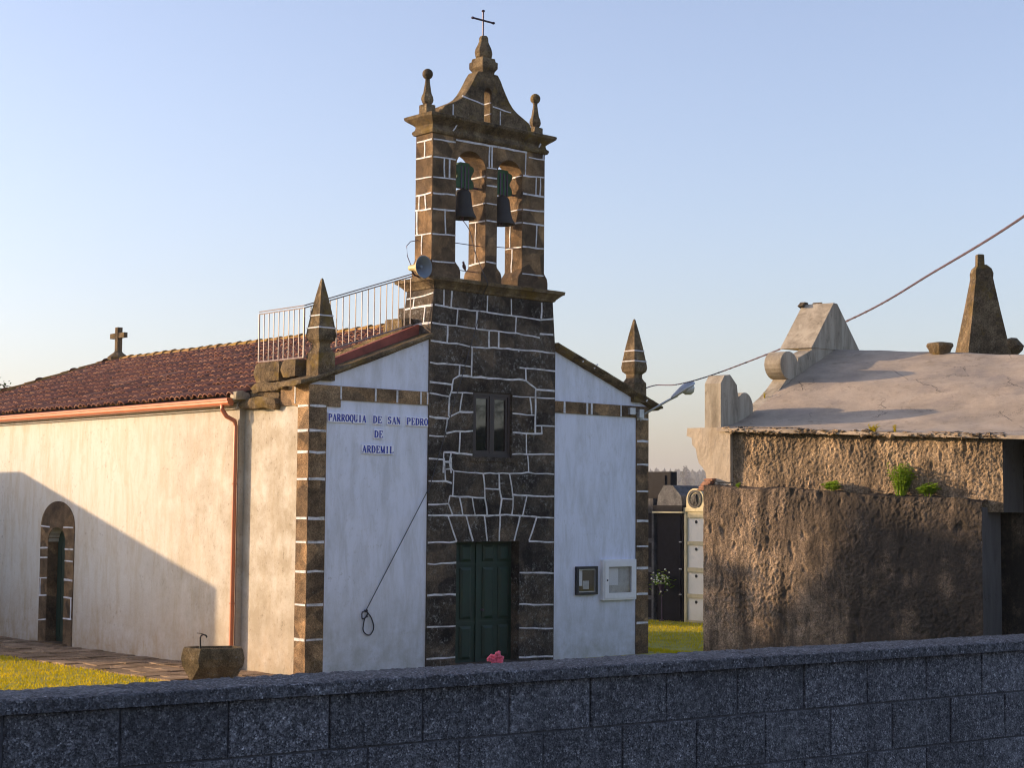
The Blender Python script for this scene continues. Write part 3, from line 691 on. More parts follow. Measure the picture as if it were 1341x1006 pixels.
# railing: level part over the parapet, sloping part beside the stair
rail = MB()
def rbar(a, b, r_=.011): rail.tube([a, b], r_, 5)
t0 = Vector((.08, 1.76, 6.56)); t1 = Vector((.08, .32, 6.56)); t2 = Vector((2.55, .32, 7.38))
for dzz in (0, .045): rbar(t0+Vector((0,0,dzz)), t1+Vector((0,0,dzz))); rbar(t1+Vector((0,0,dzz)), t2+Vector((0,0,dzz)))
rbar(t0+Vector((0,0,-.89)), t1+Vector((0,0,-.89)), .015); rbar(t1+Vector((0,0,-.89)), t2+Vector((0,0,-.93)), .015)
rl = rail.build('railing', M['rail'], ch)
for k in range(9):
    p = t0.lerp(t1, k/9); mb = MB(); mb.tube([p+Vector((0,0,-.89)), p], .0105 if k else .016, 5); mb.build('baluster', M['rail'], rl)
for k in range(18):
    p = t1.lerp(t2, k/17.3); mb = MB(); mb.tube([p+Vector((0,0,-.90)), p], .0105 if k else .02, 5); mb.build('baluster', M['rail'], rl)

# --- roof
SL = .368
EX, EZ = -.34, 5.03
RX = W/2; RZ = EZ+SL*(RX-EX)
def tile_slope(mb, eave_pt, along, up, nrow, row_len, y_rng, pitch=.205, seed=0):
    """corrugated overlapping courses of clay tiles; y_rng(t)->(a,b) along the eave at height fraction t"""
    rnd = random.Random(seed); L = nrow*row_len; nrm = up.cross(along).normalized()
    if nrm.z < 0: nrm = -nrm
    for j in range(nrow):
        s0 = j*row_len; s1 = s0+row_len*1.12
        tm = (s0+row_len*.5)/L; a, b = y_rng(tm)
        n = max(1, int(round((b-a)/pitch)))
        for i in range(n):
            mb.cc = min(1, max(0, rnd.gauss(.45, .22)))
            jx = rnd.gauss(0, .012); js = rnd.gauss(0, .022); jl = rnd.gauss(0, .006)
            o = len(mb.v); K = 8
            for e, s in ((0, s0+js), (1, s1)):
                for k in range(K+1):
                    q = k/K; h = .045*abs(math.sin(PI*q))**.8*2-.02
                    h = .062*math.sin(PI*q*1.0)**.9 if 0 < q < 1 else 0
                    lift = .040*(1-e)-.0*e
                    p = eave_pt+along*(a+(i+q)*pitch+jx)+up*s+nrm*(h+lift-.01+jl)
                    mb.v.append(tuple(p))
            for k in range(K): mb.face((o+k, o+k+1, o+K+1+k+1, o+K+1+k))
            # front lip gives the tile its thickness
            o2 = len(mb.v)
            for k in range(K+1):
                p = Vector(mb.v[o+k])-nrm*.018; mb.v.append(tuple(p))
            mb.cc = min(1, mb.cc+.3)
            for k in range(K): mb.face((o+k+1, o+k, o2+k, o2+k+1))
    mb.cc = None
upL = Vector((1, 0, SL)).normalized(); slope_len = math.sqrt((RX-EX)**2*(1+SL**2)); NR = 12
YR = 14.9
mb = MB()
tile_slope(mb, Vector((EX,0,EZ)), Vector((0,1,0)), upL, NR, slope_len/NR, lambda t: (1.95 if t < .35 else 1.3, YE+.25-(YE+.25-YR)*t), seed=1)
upR = Vector((-1, 0, SL)).normalized()
tile_slope(mb, Vector((W-EX,0,EZ)), Vector((0,1,0)), upR, NR, slope_len/NR, lambda t: (.5, YE+.25-(YE+.25-YR)*t), pitch=.41, seed=2)
upB = Vector((0, -(YE+.25-YR), RZ-EZ)); bl = upB.length
tile_slope(mb, Vector((EX,YE+.25,EZ)), Vector((1,0,0)), upB.normalized(), 6, bl/6, lambda t: ((RX-EX)*t, 2*(RX-EX)-(RX-EX)*t), pitch=.3, seed=3)
roof = mb.build('roof', M['tile'], ch)
mb = MB()   # boarding under the tiles
mb.poly([(EX+.05,1.9,EZ-.03),(RX,1.9,RZ-.03),(RX,YR,RZ-.03),(EX+.05,YE+.2,EZ-.03)]); mb.poly([(W-EX-.05,.5,EZ-.03),(W-EX-.05,YE+.2,EZ-.03),(RX,YR,RZ-.03),(RX,.5,RZ-.03)])
mb.poly([(EX+.05,YE+.2,EZ-.03),(RX,YR,RZ-.03),(W-EX-.05,YE+.2,EZ-.03)])
mb.poly([(.5,.5,5.2),(RX,.5,RZ-.06),(RX,1.9,RZ-.06),(.5,1.9,5.2)])
mb.build('roof_deck', M['brown'], roof)
mb = MB(); rnd = random.Random(4)
y = 1.0
while y < YR:     # ridge tiles
    L = .42; r0, r1 = .115, .095; rr = []
    for e, yy, rad in ((0, y, r0+rnd.gauss(0,.004)), (1, y+L*1.1, r1)):
        rr.append([(RX+rad*1.15*math.cos(a), yy, RZ-.02+rad*math.sin(a)+.02*(1-e)+rnd.gauss(0,.003)) for a in [PI*k/8 for k in range(9)]])
    mb.rings(rr, closed=False, cap=False)
    mb.poly([rr[0][k] for k in range(9)])
    y += L
for (ex, ey) in ((EX, YE+.25), (W-EX, YE+.25)):   # hips
    A_ = Vector((RX, YR, RZ+.02)); B_ = Vector((ex, ey, EZ+.06)); n = 11
    for k in range(n): mb.tube([B_.lerp(A_, k/n), B_.lerp(A_, (k+1.1)/n)], [.10, .08], 8)
mb.build('ridge_tiles', M['tile_moss'], roof, smooth=False)
mb = MB(); rnd = random.Random(14)
for i in range(70):  # yellow moss cushions at the eave
    y = rnd.uniform(2, 14); mb.blob((EX+.03+rnd.uniform(0,.08), y, EZ+.02+rnd.uniform(0,.03)), (.03, rnd.uniform(.03,.07), .02), 4, .4)
mb.build('eave_moss', M['tile_moss'], roof)
mb = MB()
mb.box(EX-.02, NX, 2.1, YE+.1, 4.92, 4.98); mb.box(W-NX, W-EX, 2.1, YE+.1, 4.92, 4.98)
mb.build('soffit', M['pl_side'], ch)
# gutter with ribbed face and downpipe
mb = MB()
gx = EX-.02
prof = [(gx+.02,4.99),(gx+.0,4.99),(gx-.02,5.005),(gx-.115,5.005),(gx-.13,4.99),(gx-.125,4.955),(gx-.11,4.945),(gx-.108,4.92),(gx-.09,4.885),(gx-.05,4.865),(gx+.0,4.865),(gx+.02,4.89)]
mb.prism([(p[0]+.06, p[1]-.01) for p in prof], lambda p, t: (p[0], t, p[1]), 2.02, YE+.3)
gut = mb.build('gutter', M['terra'], ch)
mb = MB(); pr = .042
mb.tube([(gx-.0,2.28,4.88),(gx-.0,2.27,4.78),(gx+.05,2.20,4.66),(NX-.06,2.12,4.58),(NX-.055,2.10,4.48),(NX-.055,2.10,3.0),(NX-.055,2.10,.3),(NX-.055,2.10,.05)], pr, 10)
dp = mb.build('downpipe', M['terra'], ch, smooth=True)
mb = MB()
for z in (1.2, 3.4): mb.lathe((NX-.055,2.10,z), [(pr,0),(pr+.008,.003),(pr+.008,.03),(pr,.033)], 10, cap=False)
mb.build('pipe_bracket', M['terra'], dp)

# stone cross on the ridge end
mb = MB(); cxr, cyr = RX, 14.75
mb.lathe((cxr,cyr,0), [(.20,6.68),(.27,6.76),(.28,6.83),(.20,6.90),(.12,6.96),(.09,7.0)], 9)
mb.box(cxr-.07, cxr+.07, cyr-.07, cyr+.07, 6.98, 7.62)
mb.box(cxr-.055, cxr+.055, cyr-.36, cyr-.07, 7.34, 7.47); mb.box(cxr-.055, cxr+.055, cyr+.07, cyr+.36, 7.34, 7.47)
# arms run across the view as in the photograph
mb.build('stone_cross', M['stone_m'], ch)

# --- side door in its granite arch
mb = MB()
ro = lambda a: (9.08+.76*math.cos(a), 2.54+.54*math.sin(a))
outer = [ro(PI*i/20) for i in range(21)]
inner = [(9.10+.40*math.cos(PI*i/20), dz+.32*math.sin(PI*i/20)) for i in range(21)]
X0 = NX-.018
def yz(p, x): return (x, p[0], p[1])
out_l = [(8.32, -.05)]+outer+[(9.84, -.05)]
# strips: jambs then arch ring
for i in range(20):
    mb.poly([yz(outer[i],X0), yz(outer[i+1],X0), yz(inner[i+1],X0), yz(inner[i],X0)])
    mb.poly([yz(outer[i],X0), yz(outer[i],NX+.01), yz(outer[i+1],NX+.01), yz(outer[i+1],X0)])
    mb.poly([yz(inner[i],X0), yz(inner[i+1],X0), yz(inner[i+1],.3), yz(inner[i],.3)])
mb.poly([(X0,8.32,-.05),(X0,9.84-.76*2,2.54),(X0,8.70,dz),(X0,8.70,-.05)]); mb.poly([(X0,9.84,-.05),(X0,9.50,-.05),(X0,9.50,dz),(X0,9.84,2.54)])
mb.poly([(X0,9.84,2.54),(X0,9.50,dz),(X0,9.5,dz+.001)])
mb.box(X0, NX+.01, 9.84, 9.845, -.05, 2.54); mb.box(X0, NX+.01, 8.315, 8.32, -.05, 2.54)
mb.box(NX-.01, .3, 9.495, 9.54, -.05, dz); mb.box(NX-.01, .3, 8.66, 8.705, -.05, dz)
mb.box(X0-.12, .3, 8.5, 9.7, -.05, .05)
ds = mb.build('side_door_arch', M['stone_l'], ch)
mb = MB()
SD = [[(9.82,2.54),(9.42,2.52)],[(8.78,2.52),(8.36,2.52)],[(9.83,2.06),(9.50,2.07)],[(8.70,2.06),(8.33,2.06)],[(9.83,1.85),(9.50,1.86)],[(8.70,1.81),(8.33,1.8)],[(9.83,1.41),(9.50,1.42)],[(8.70,1.41),(8.33,1.4)],[(9.83,1.03),(9.50,1.05)],[(8.70,1.04),(8.33,1.03)],[(9.83,.5),(9.50,.53)],[(8.70,.59),(8.33,.59)],[(9.78,1.41),(9.78,1.03)],[(8.37,1.03),(8.37,.6)]]
joints(mb, SD, sx_(X0), w=.035)
mb.build('mortar_joints', M['mortar'], ds)
mb = MB(); mb.box(.12, .2, 8.66, 9.54, .0, 2.6)
sd = mb.build('side_door', M['green'], ch)
mb = MB()
for y in (8.72, 8.92, 9.12, 9.32): mb.box(.10, .12, y, y+.17, .15, 2.2)
mb.build('door_boards', M['green'], sd)

# --- main door
mb = MB(); mb.box(3.41, 5.02, .20, .26, -.02, 2.36)
door = mb.build('main_door', M['green'], ch)
mb = MB()
for (a, b) in ((3.43,3.60),(3.66,3.98),(4.02,4.19),(4.24,4.58),(4.63,4.99)):
    pass
cols = [(3.45,3.58),(3.69,3.97),(4.26,4.54),(4.66,4.94)]
for a, b in cols:
    for z0, z1 in ((.12,.74),(.88,1.86),(1.98,2.30)):
        mb.rings([[(a,.20,z0),(b,.20,z0),(b,.20,z1),(a,.20,z1)],[(a,.185,z0),(b,.185,z0),(b,.185,z1),(a,.185,z1)],[(a+.05,.16,z0+.05),(b-.05,.16,z0+.05),(b-.05,.16,z1-.05),(a+.05,.16,z1-.05)]])
mb.box(4.08, 4.15, .17, .20, 0, 2.36); mb.box(3.43, 5.0, .182, .20, .78, .83); mb.box(3.43, 5.0, .182, .20, 1.90, 1.94)
mb.build('door_panels', M['green'], door)
mb = MB(); mb.lathe((4.20,.16,1.05), [(0,0),(.02,.0),(.02,.01),(.008,.015),(.008,.04),(.022,.05),(.02,.07),(0,.075)], 10, ax=(0,-1,0)); mb.build('door_handle', M['iron'], door)
mb = MB(); mb.box(3.2, 5.25, -.35, .20, -.05, .06); mb.build('door_step', M['stone'], ch)

# --- window
win = MB()
wx0, wx1, wz0, wz1, wy = 3.80, 4.80, 3.99, 5.24, .045
for a, b, c, d in ((wx0,wx0+.07,wz0,wz1),(wx1-.07,wx1,wz0,wz1),(wx0+.07,wx1-.07,wz0,wz0+.07),(wx0+.07,wx1-.07,wz1-.07,wz1),(4.26,4.34,wz0+.07,wz1-.07)):
    win.box(a, b, wy-.03, wy+.05, c, d)
for a, b in ((wx0+.072, 4.258), (4.342, wx1-.072)):
    z0, z1 = wz0+.072, wz1-.072; t = .05
    for q in ((a,a+t,z0,z1),(b-t,b,z0,z1),(a+t,b-t,z0,z0+t),(a+t,b-t,z1-t,z1)): win.box(q[0], q[1], wy-.015, wy+.045, q[2], q[3])
wf = win.build('window', M['brown'], ch)
for a, b in ((wx0+.122, 4.208), (4.392, wx1-.122)):
    mb = MB(); mb.box(a, b, wy+.01, wy+.02, wz0+.122, wz1-.122); mb.build('pane', M['glass'], wf)
mb = MB(); mb.box(wx0, wx1, .45, .5, wz0, wz1); mb.build('window_back', M['black'], wf)

# ------------------------------------------------------------------ name lettering
def letter_mb(mb, ch_, x0, z0, w, h, y0, y1):
    TK, TN = .20, .085
    def seg(ax, az, bx, bz, t):
        a = Vector((ax*w*1.0, az*h)); b = Vector((bx*w, bz*h)); e = (b-a).normalized(); nn = Vector((-e.y, e.x))*t*h*.5
        q = [a+nn, b+nn, b-nn, a-nn]
        d = jr.uniform(0, .0012)
        P = [(x0+p.x, y1-d, z0+p.y) for p in q]
        Q = [(x0+p.x, y0, z0+p.y) for p in q]
        mb.hexa([Q[3],Q[2],Q[1],Q[0],P[3],P[2],P[1],P[0]])
    def ser(x, z, l=.22): seg(x-l/2, z, x+l/2, z, .075)
    def arc(cx, cz, rx, rz, a0, a1, n=9):
        for k in range(n):
            p, q = R(a0+(a1-a0)*k/n), R(a0+(a1-a0)*(k+1.08)/n)
            th = TN+(TK-TN)*abs(math.cos((p+q)/2))
            seg(cx+rx*math.cos(p), cz+rz*math.sin(p), cx+rx*math.cos(q), cz+rz*math.sin(q), th)
    V = lambda x, t=TK: (seg(x, .03, x, .97, t), ser(x, .03, .32), ser(x, .97, .32))
    c = ch_
    if c == 'P': V(.22); seg(.22,.95,.5,.95,TN); seg(.22,.48,.5,.48,TN); arc(.5,.715,.32,.235,90,-90)
    elif c == 'R': V(.22); seg(.22,.95,.5,.95,TN); seg(.22,.5,.5,.5,TN); arc(.5,.725,.28,.225,90,-90); seg(.48,.5,.86,.04,TK); ser(.88,.03,.2)
    elif c == 'A': seg(.5,.97,.14,.03,TN); seg(.5,.97,.84,.03,TK); seg(.26,.34,.7,.34,TN); ser(.14,.03,.26); ser(.84,.03,.28)
    elif c == 'O': arc(.5,.5,.38,.45,0,360,16)
    elif c == 'Q': arc(.5,.5,.38,.45,0,360,16); seg(.5,.1,.84,-.12,TN*1.5)
    elif c == 'U': seg(.2,.95,.2,.35,TK); seg(.8,.95,.8,.35,TN); arc(.5,.35,.3,.3,180,360,9); ser(.2,.97,.3); ser(.8,.97,.26)
    elif c == 'I': V(.5)
    elif c == 'D': V(.2); seg(.2,.95,.42,.95,TN); seg(.2,.05,.42,.05,TN); arc(.42,.5,.42,.45,90,-90,11)
    elif c == 'E': V(.24); seg(.24,.95,.84,.95,TN); seg(.24,.05,.86,.05,TN); seg(.24,.51,.66,.51,TN); seg(.84,.97,.84,.76,TN); seg(.86,.03,.86,.26,TN); seg(.66,.62,.66,.40,TN)
    elif c == 'S': arc(.5,.73,.27,.22,20,270,10); arc(.5,.28,.29,.24,90,-160,10); seg(.78,.97,.78,.76,TN); seg(.2,.04,.2,.26,TN)
    elif c == 'N': seg(.18,.03,.18,.97,TN); seg(.18,.97,.82,.03,TK); seg(.82,.03,.82,.97,TN); ser(.18,.03); ser(.16,.97); ser(.82,.97)
    elif c == 'M': seg(.12,.03,.12,.97,TN); seg(.12,.97,.5,.05,TK*.9); seg(.5,.05,.86,.97,TN); seg(.86,.97,.86,.03,TK); ser(.12,.03); ser(.86,.03); ser(.12,.97,.2); ser(.88,.97,.2)
    elif c == 'L': V(.26); seg(.26,.05,.86,.05,TN); seg(.86,.03,.86,.28,TN)
sign = thing('name_sign', 'blue lettered white tiles on the church front reading PARROQUIA DE SAN PEDRO DE ARDEMIL', 'sign', (1.5, 0, 4.0))
for word, a, b, zc in (('PARROQUIA', .385, 1.235, 4.60), ('DE', 1.385, 1.60, 4.60), ('SAN', 1.72, 2.03, 4.60), ('PEDRO', 2.17, 2.685, 4.60), ('DE', 1.42, 1.63, 4.335), ('ARDEMIL', 1.15, 1.88, 4.055)):
    mb = MB(); n = len(word); lw = (b-a)/n
    for k in range(n): mb.box(a+k*lw+.0015, a+(k+1)*lw-.0015, -.030-.001*(k % 2), .01, zc-.085, zc+.085)
    t = mb.build('word_tiles', M['tilew'], sign)
    mb = MB()
    for k, ch_ in enumerate(word): letter_mb(mb, ch_, a+k*lw+lw*.05, zc-.066, lw*.90, .132, -.026, -.0345)
    mb.build('letters', M['blue'], t)

# ------------------------------------------------------------------ bells
def bell(x, label):
    t = thing('church_bell', label, 'bell', (x, .25, 8.62), 'bells hanging in the bell gable')
    z = 8.62
    mb = MB(); pr = [(.275,0),(.270,.03),(.235,.09),(.205,.18),(.185,.30),(.172,.42),(.160,.50),(.12,.555),(.04,.575),(.0,.58)]
    mb.lathe((x,.25,z), pr, 24, cap=False)
    mb.lathe((x,.25,z), [(.255,.0),(.20,.12),(.16,.40),(.10,.5),(0,.52)], 24, cap=False)
    mb.lathe((x,.25,z), [(.275,0),(.255,0)], 24, cap=False)
    mb.build('bell_body', M['bronze'], t, smooth=True)
    mb = MB(); mb.tube([(x,.25,z+.5),(x,.25,z-.02)], .014, 6); mb.lathe((x,.25,z-.04), [(0,0),(.03,.01),(.035,.04),(.02,.08),(0,.1)], 8)
    mb.build('clapper', M['iron'], t)
    mb = MB()
    Y = [(-.20,.60),(.20,.60),(.235,.66),(.215,.74),(.165,.80),(.165,.84),(.20,.90),(.235,.96),(.22,1.03),(.13,1.06),(.11,1.10),(-.11,1.10),(-.13,1.06),(-.22,1.03),(-.235,.96),(-.20,.90),(-.165,.84),(-.165,.80),(-.215,.74),(-.235,.66)]
    mb.prism_y([(x+p[0], z+p[1]-.01) for p in Y], .19, .31)
    yo = mb.build('yoke', M['yoke'], t)
    mb = MB()
    for dx in (-.09, 0, .09): mb.box(x+dx-.012, x+dx+.012, .175, .19, z+.57, z+1.02)
    for dx in (-.05, .05): mb.tube([(x+dx,.25,z+.54),(x+dx,.25,z+.62)], .02, 6)
    mb.build('strap', M['iron'], yo)
    mb = MB(); mb.tube([(x-.385 if x < 4 else x-.33,.25,z+.63),(x+.385 if x < 4 else x+.33,.25,z+.63)], .022, 8); mb.build('axle', M['iron'], t)
    return t
bell(3.71, 'dark bronze bell with green yoke in the left arch of the bell gable')
bell(4.72, 'dark bronze bell with green yoke in the right arch of the bell gable')
# thin rods across the arches
rods = MB()
rods.tube([(3.33,.1,8.09),(4.09,.1,8.09)], .008, 5)
rods.tube([(3.40,.1,7.57),(4.0,.1,7.57)], .008, 5); rods.tube([(4.39,.1,8.12),(5.05,.1,8.16)], .008, 5)
rods.build('tie_rod', M['iron'], ch)
# bird
mb = MB(); bx, by, bz = 3.64, .1, 7.65
mb.rings([[Vector((bx, by, bz))+Vector((math.cos(a)*r_*.8+dx, math.sin(a)*r_, h)) for a in [2*PI*k/10 for k in range(10)]] for r_, h, dx in ((.006,-.10,.05),(.015,-.06,.03),(.036,-.03,.01),(.042,.0,0),(.036,.035,-.005),(.022,.055,-.01),(.026,.075,-.018),(.024,.09,-.02),(.008,.105,-.02))])
mb.tube([(bx-.03,by,bz+.08),(bx-.065,by,bz+.075)], [.008,.002], 5)
mb.tube([(bx+.0,by,bz-.03),(bx+.0,by,bz-.075)], .004, 4)
mb.build('bird', M['bird'], smooth=True, label='small brown bird perched on the rod in the left bell arch', cat='bird')
# bell rope
def cat_pts(P, n=8):
    out = []
    for i in range(len(P)-1):
        p0 = P[max(i-1,0)]; p1 = P[i]; p2 = P[i+1]; p3 = P[min(i+2,len(P)-1)]
        for k in range(n):
            t = k/n
            out.append(.5*((2*p1)+(-p0+p2)*t+(2*p0-5*p1+4*p2-p3)*t*t+(-p0+3*p1-3*p2+p3)*t**3))
    out.append(P[-1]); return out
V3 = lambda *a: Vector(a)
mb = MB()
mb.tube(cat_pts([V3(3.72,.24,8.58), V3(3.78,.1,8.35), V3(3.85,-.0,7.9), V3(3.95,-.21,7.38), V3(3.97,-.22,7.30), V3(3.96,-.10,7.1), V3(3.75,-.07,6.3), V3(2.74,-.08,3.50), V3(2.66,-.06,3.31), V3(2.0,-.03,2.24), V3(1.29,-.03,1.14)]), .008, 5)
mb.tube(cat_pts([V3(1.29,-.03,1.14), V3(1.42,-.03,1.0), V3(1.47,-.03,.82), V3(1.38,-.03,.70), V3(1.24,-.03,.78), V3(1.26,-.03,.98), V3(1.33,-.04,1.10), V3(1.20,-.05,1.12), V3(1.20,-.05,1.0), V3(1.32,-.04,1.04)]), .012, 5)
mb.lathe((1.29,-.0,1.14), [(.02,0),(.012,.01),(.012,.05),(.025,.06),(0,.065)], 8, ax=(0,-1,0))
mb.build('bell_rope', M['cable'], label='thin dark bell rope ending in a loop on a hook on the white front', cat='rope')

# ------------------------------------------------------------------ loudspeaker
sp = thing('loudspeaker', 'horn loudspeaker with grey mouth and yellow back beside the bell gable', 'loudspeaker', (2.42, -.05, 7.4))
mb = MB(); ax = (.10,-.98,-.02); c0 = V3(2.46, .24, 7.52)
mb.lathe(c0, [(.0,-.06),(.05,-.05),(.06,.0),(.06,.10),(.09,.16),(.135,.22),(.19,.29),(.21,.31),(.212,.325)], 20, ax=ax, cap=False); mb.build('horn_shell', M['horny'], sp, smooth=True)
mb = MB(); mb.lathe(c0, [(.218,.326),(.214,.332),(.195,.32),(.14,.25),(.09,.19),(.055,.13),(.0,.12)], 20, ax=ax, cap=False)
mb.lathe(c0, [(.0,.27),(.03,.265),(.035,.25),(.03,.13)], 12, ax=ax, cap=False)
mb.build('horn_mouth', M['hornb'], sp, smooth=True)
mb = MB(); mb.tube([(2.46,.26,7.50),(2.56,.28,7.40),(2.70,.28,7.37)], .018, 6); mb.tube([(2.45,.25,7.57),(2.40,.3,7.75),(2.42,.35,7.95),(2.55,.4,8.05),(2.74,.42,8.1)], .008, 5)
mb.build('bracket', M['iron'], sp)

# ------------------------------------------------------------------ notice boards
nb = thing('notice_board', 'small black framed notice case on the white wall right of the church door', 'notice board', (6.86, 0, 1.27), 'notice cases on the church front')
def frame_mb(x0, x1, z0, z1, y0, y1, t):
    mb = MB()
    for q in ((x0,x0+t,z0,z1),(x1-t,x1,z0,z1),(x0+t,x1-t,z0,z0+t),(x0+t,x1-t,z1-t,z1)): mb.box(q[0],q[1],y0,y1,q[2],q[3])
    return mb
frame_mb(6.57,7.16,1.27,1.84,-.07,0,.05).build('frame', M['black'], nb)
frame_mb(6.622,7.108,1.322,1.788,-.05,-.02,.018).build('inner_frame', M['grey'], nb)
mb = MB(); mb.box(6.62,7.11,-.012,-.002,1.32,1.79); mb.build('back_board', M['dgran'], nb)
mb = MB(); mb.box(6.65,6.76,-.018,-.014,1.45,1.76); mb.build('paper_sheet', M['paper'], nb)
mb = MB(); mb.box(6.78,6.95,-.018,-.014,1.38,1.55); mb.build('leaflet', M['cork'], nb)
mb = MB(); mb.box(6.64,7.09,-.034,-.030,1.34,1.77); mb.build('pane', M['clear'], nb)
nw = thing('notice_board', 'larger white metal notice case with a sheet of paper at the right corner', 'notice board', (7.75, 0, 1.14), 'notice cases on the church front')
f1 = frame_mb(7.30,8.27,1.14,1.97,-.085,-.0,.035); f1.build('case', M['whitep'], nw)
frame_mb(7.337,8.233,1.177,1.933,-.10,-.06,.11).build('frame', M['whitep'], nw)
mb = MB(); mb.box(7.36,8.20,-.02,-.004,1.18,1.93); mb.build('back_board', M['cork'], nw)
mb = MB(); mb.box(7.52,7.78,-.032,-.026,1.44,1.79); mb.build('paper_sheet', M['paper'], nw)
mb = MB(); mb.box(7.45,8.12,-.075,-.070,1.29,1.82); mb.build('pane', M['clear'], nw)
mb = MB(); mb.lathe((7.40,-.10,1.55), [(0,0),(.018,0),(.018,.012),(0,.014)], 10, ax=(0,-1,0)); mb.build('lock', M['black'], nw)

# ------------------------------------------------------------------ street lamp
sl = thing('street_lamp', 'grey street lamp on an arm from the right corner of the church', 'street lamp', (8.45, -.1, 5.0))
mb = MB(); mb.tube([(8.45,-.08,4.98),(8.62,-.25,5.12),(8.85,-.45,5.30),(9.0,-.58,5.40)], .024, 8); mb.build('arm', M['grey'], sl, smooth=True)
d = V3(.50,-.36,.42).normalized(); p0 = V3(8.90,-.50,5.33)
sd_ = d.cross(V3(0,0,1)).normalized(); ud = sd_.cross(d)
mb = MB(); rr = []
for s, w_, h_ in ((0,.045,.045),(.05,.07,.06),(.20,.10,.085),(.34,.135,.11),(.48,.15,.125),(.62,.14,.11),(.72,.10,.08),(.76,.05,.04)):
    c = p0+d*s*.78
    rr.append([c+sd_*w_*math.cos(a)+ud*(h_*math.sin(a) if math.sin(a) > 0 else .25*h_*math.sin(a)) for a in [2*PI*k/14 for k in range(14)]])
mb.rings(rr); mb.build('lamp_head', M['grey'], sl, smooth=True)
mb = MB(); rr = []
for s, w_, h_ in ((.34,.02,.02),(.38,.10,.08),(.50,.135,.14),(.60,.125,.13),(.68,.08,.07),(.70,.02,.01)):
    c = p0+d*s*.78
    rr.append([c+sd_*w_*math.cos(a)-ud*(.015+h_*max(0,math.sin(a))) for a in [PI*k/10 for k in range(11)]])
mb.rings(rr); mb.build('lens', m_glass('lamp_lens', (.45,.45,.42), 1.5, .2), sl, smooth=True)
mb = MB(); mb.box(8.06,8.22,-.10,-.03,4.98,5.12); mb.tube([(8.22,-.06,5.05),(8.35,-.06,5.0),(8.42,-.06,4.86)], .012, 5); mb.box(8.32,8.46,-.12,-.03,4.92,5.10); mb.build('fuse_box', M['grey'], sl)

# ------------------------------------------------------------------ trough with tap
tr = thing('stone_trough', 'old granite water trough with chamfered ends and a thin tap, before the nave wall', 'trough', (-1.5, .5, 0))
e1 = V3(.86,-.51,0).normalized(); e2 = V3(.51,.86,0).normalized(); c0 = V3(-2.03,.31,0)
def tp(a, b, z): return c0+e1*a+e2*b+V3(0,0,z)
mb = MB()
def octo(z, g):
    return [tp(.10-g,-g,z), tp(.66+g,-g,z), tp(.78+g,.16,z), tp(.78+g,.42,z), tp(.66+g,.60+g,z), tp(.0-g,.60+g,z), tp(-.18-g,.42,z), tp(-.18-g,.24,z)]
octs = [octo(-.2,-.16), octo(.02,-.12), octo(.30,.03), octo(.42,.05), octo(.56,.02), octo(.60,0)]
inn = [tp(.06,.10,.6), tp(.62,.10,.6), tp(.70,.2,.6), tp(.70,.4,.6), tp(.62,.5,.6), tp(.02,.5,.6), tp(-.08,.38,.6), tp(-.08,.2,.6)]
mb.rings(octs+[inn, [p-V3(0,0,.3) for p in inn]])
mb.build('basin', M['trough'], tr)
mb = MB(); fa = tp(.08,.03,.55)
mb.tube([fa, fa+V3(0,0,.24), fa+V3(.01,-.01,.27), fa+V3(.04,-.03,.285), fa+V3(.075,-.055,.27), fa+V3(.09,-.06,.235)], .014, 6); mb.tube([fa+V3(-.05,.03,.31), fa+V3(.03,-.02,.30)], .007, 5)
mb.build('tap', M['bronze'], tr)

# ------------------------------------------------------------------ boundary wall of blocks
bw = thing('boundary_wall', 'low grey concrete block wall with rough coping along the street in front', 'wall', wallp(2, .1, 1.35))
U0, U1 = -7.0, 16.0
rowz = [2.435, 2.265, 2.083, 1.90, 1.72, 1.54, 1.30]
mb = MB(); rnd = random.Random(21)
def wq(a, n, z): return tuple(wallp(a, n, z))
for rI in range(6):
    z1, z0 = rowz[rI], rowz[rI+1]; off = .0195 if rI % 2 == 0 else .158
    k = int((U0-off)/.3325)
    a = off+k*.3325
    while a < U1:
        b = a+.3325; g = rnd.choice((.002,.0035,.0045)); gz1 = .0032; dd = rnd.uniform(-.002,.0025); mb.cc = rnd.random()
        f_ = .030+dd; ch2 = .0025
        o = [wq(a+g,f_+ch2,z0+gz1), wq(b-g,f_+ch2,z0+gz1), wq(b-g,f_+ch2,z1-gz1), wq(a+g,f_+ch2,z1-gz1)]
        i_ = [wq(a+g+ch2,f_,z0+gz1+ch2), wq(b-g-ch2,f_,z0+gz1+ch2), wq(b-g-ch2,f_,z1-gz1-ch2), wq(a+g+ch2,f_,z1-gz1-ch2)]
        bk = [wq(a+g,.06,z0+gz1), wq(b-g,.06,z0+gz1), wq(b-g,.06,z1-gz1), wq(a+g,.06,z1-gz1)]
        mb.rings([bk, o, i_])
        a = b
mb.cc = None
mb.build('blocks', M['block'], bw)
mb = MB()
def wbox(mb, a0, a1, n0, n1, z0, z1):
    mb.hexa([wallp(a0,n0,z0),wallp(a1,n0,z0),wallp(a1,n1,z0),wallp(a0,n1,z0),wallp(a0,n0,z1),wallp(a1,n0,z1),wallp(a1,n1,z1),wallp(a0,n1,z1)])
wbox(mb, U0, U1, .037, .225, -.3, 2.436); mb.build('wall_core', M['bmortar'], bw)
mb = MB()   # coping: rough cast pieces
prof = []
for k in range(5): prof.append((.0, 2.436+.034*k/4))
prof += [(.004, 2.474)]
for k in range(1, 14): prof.append((.004+.25*k/13, 2.475+.003*math.sin(PI*k/13)))
prof += [(.26, 2.465), (.26, 2.436)]
cj = [.13+.3325*k for k in range(-23, 50)]
st = []
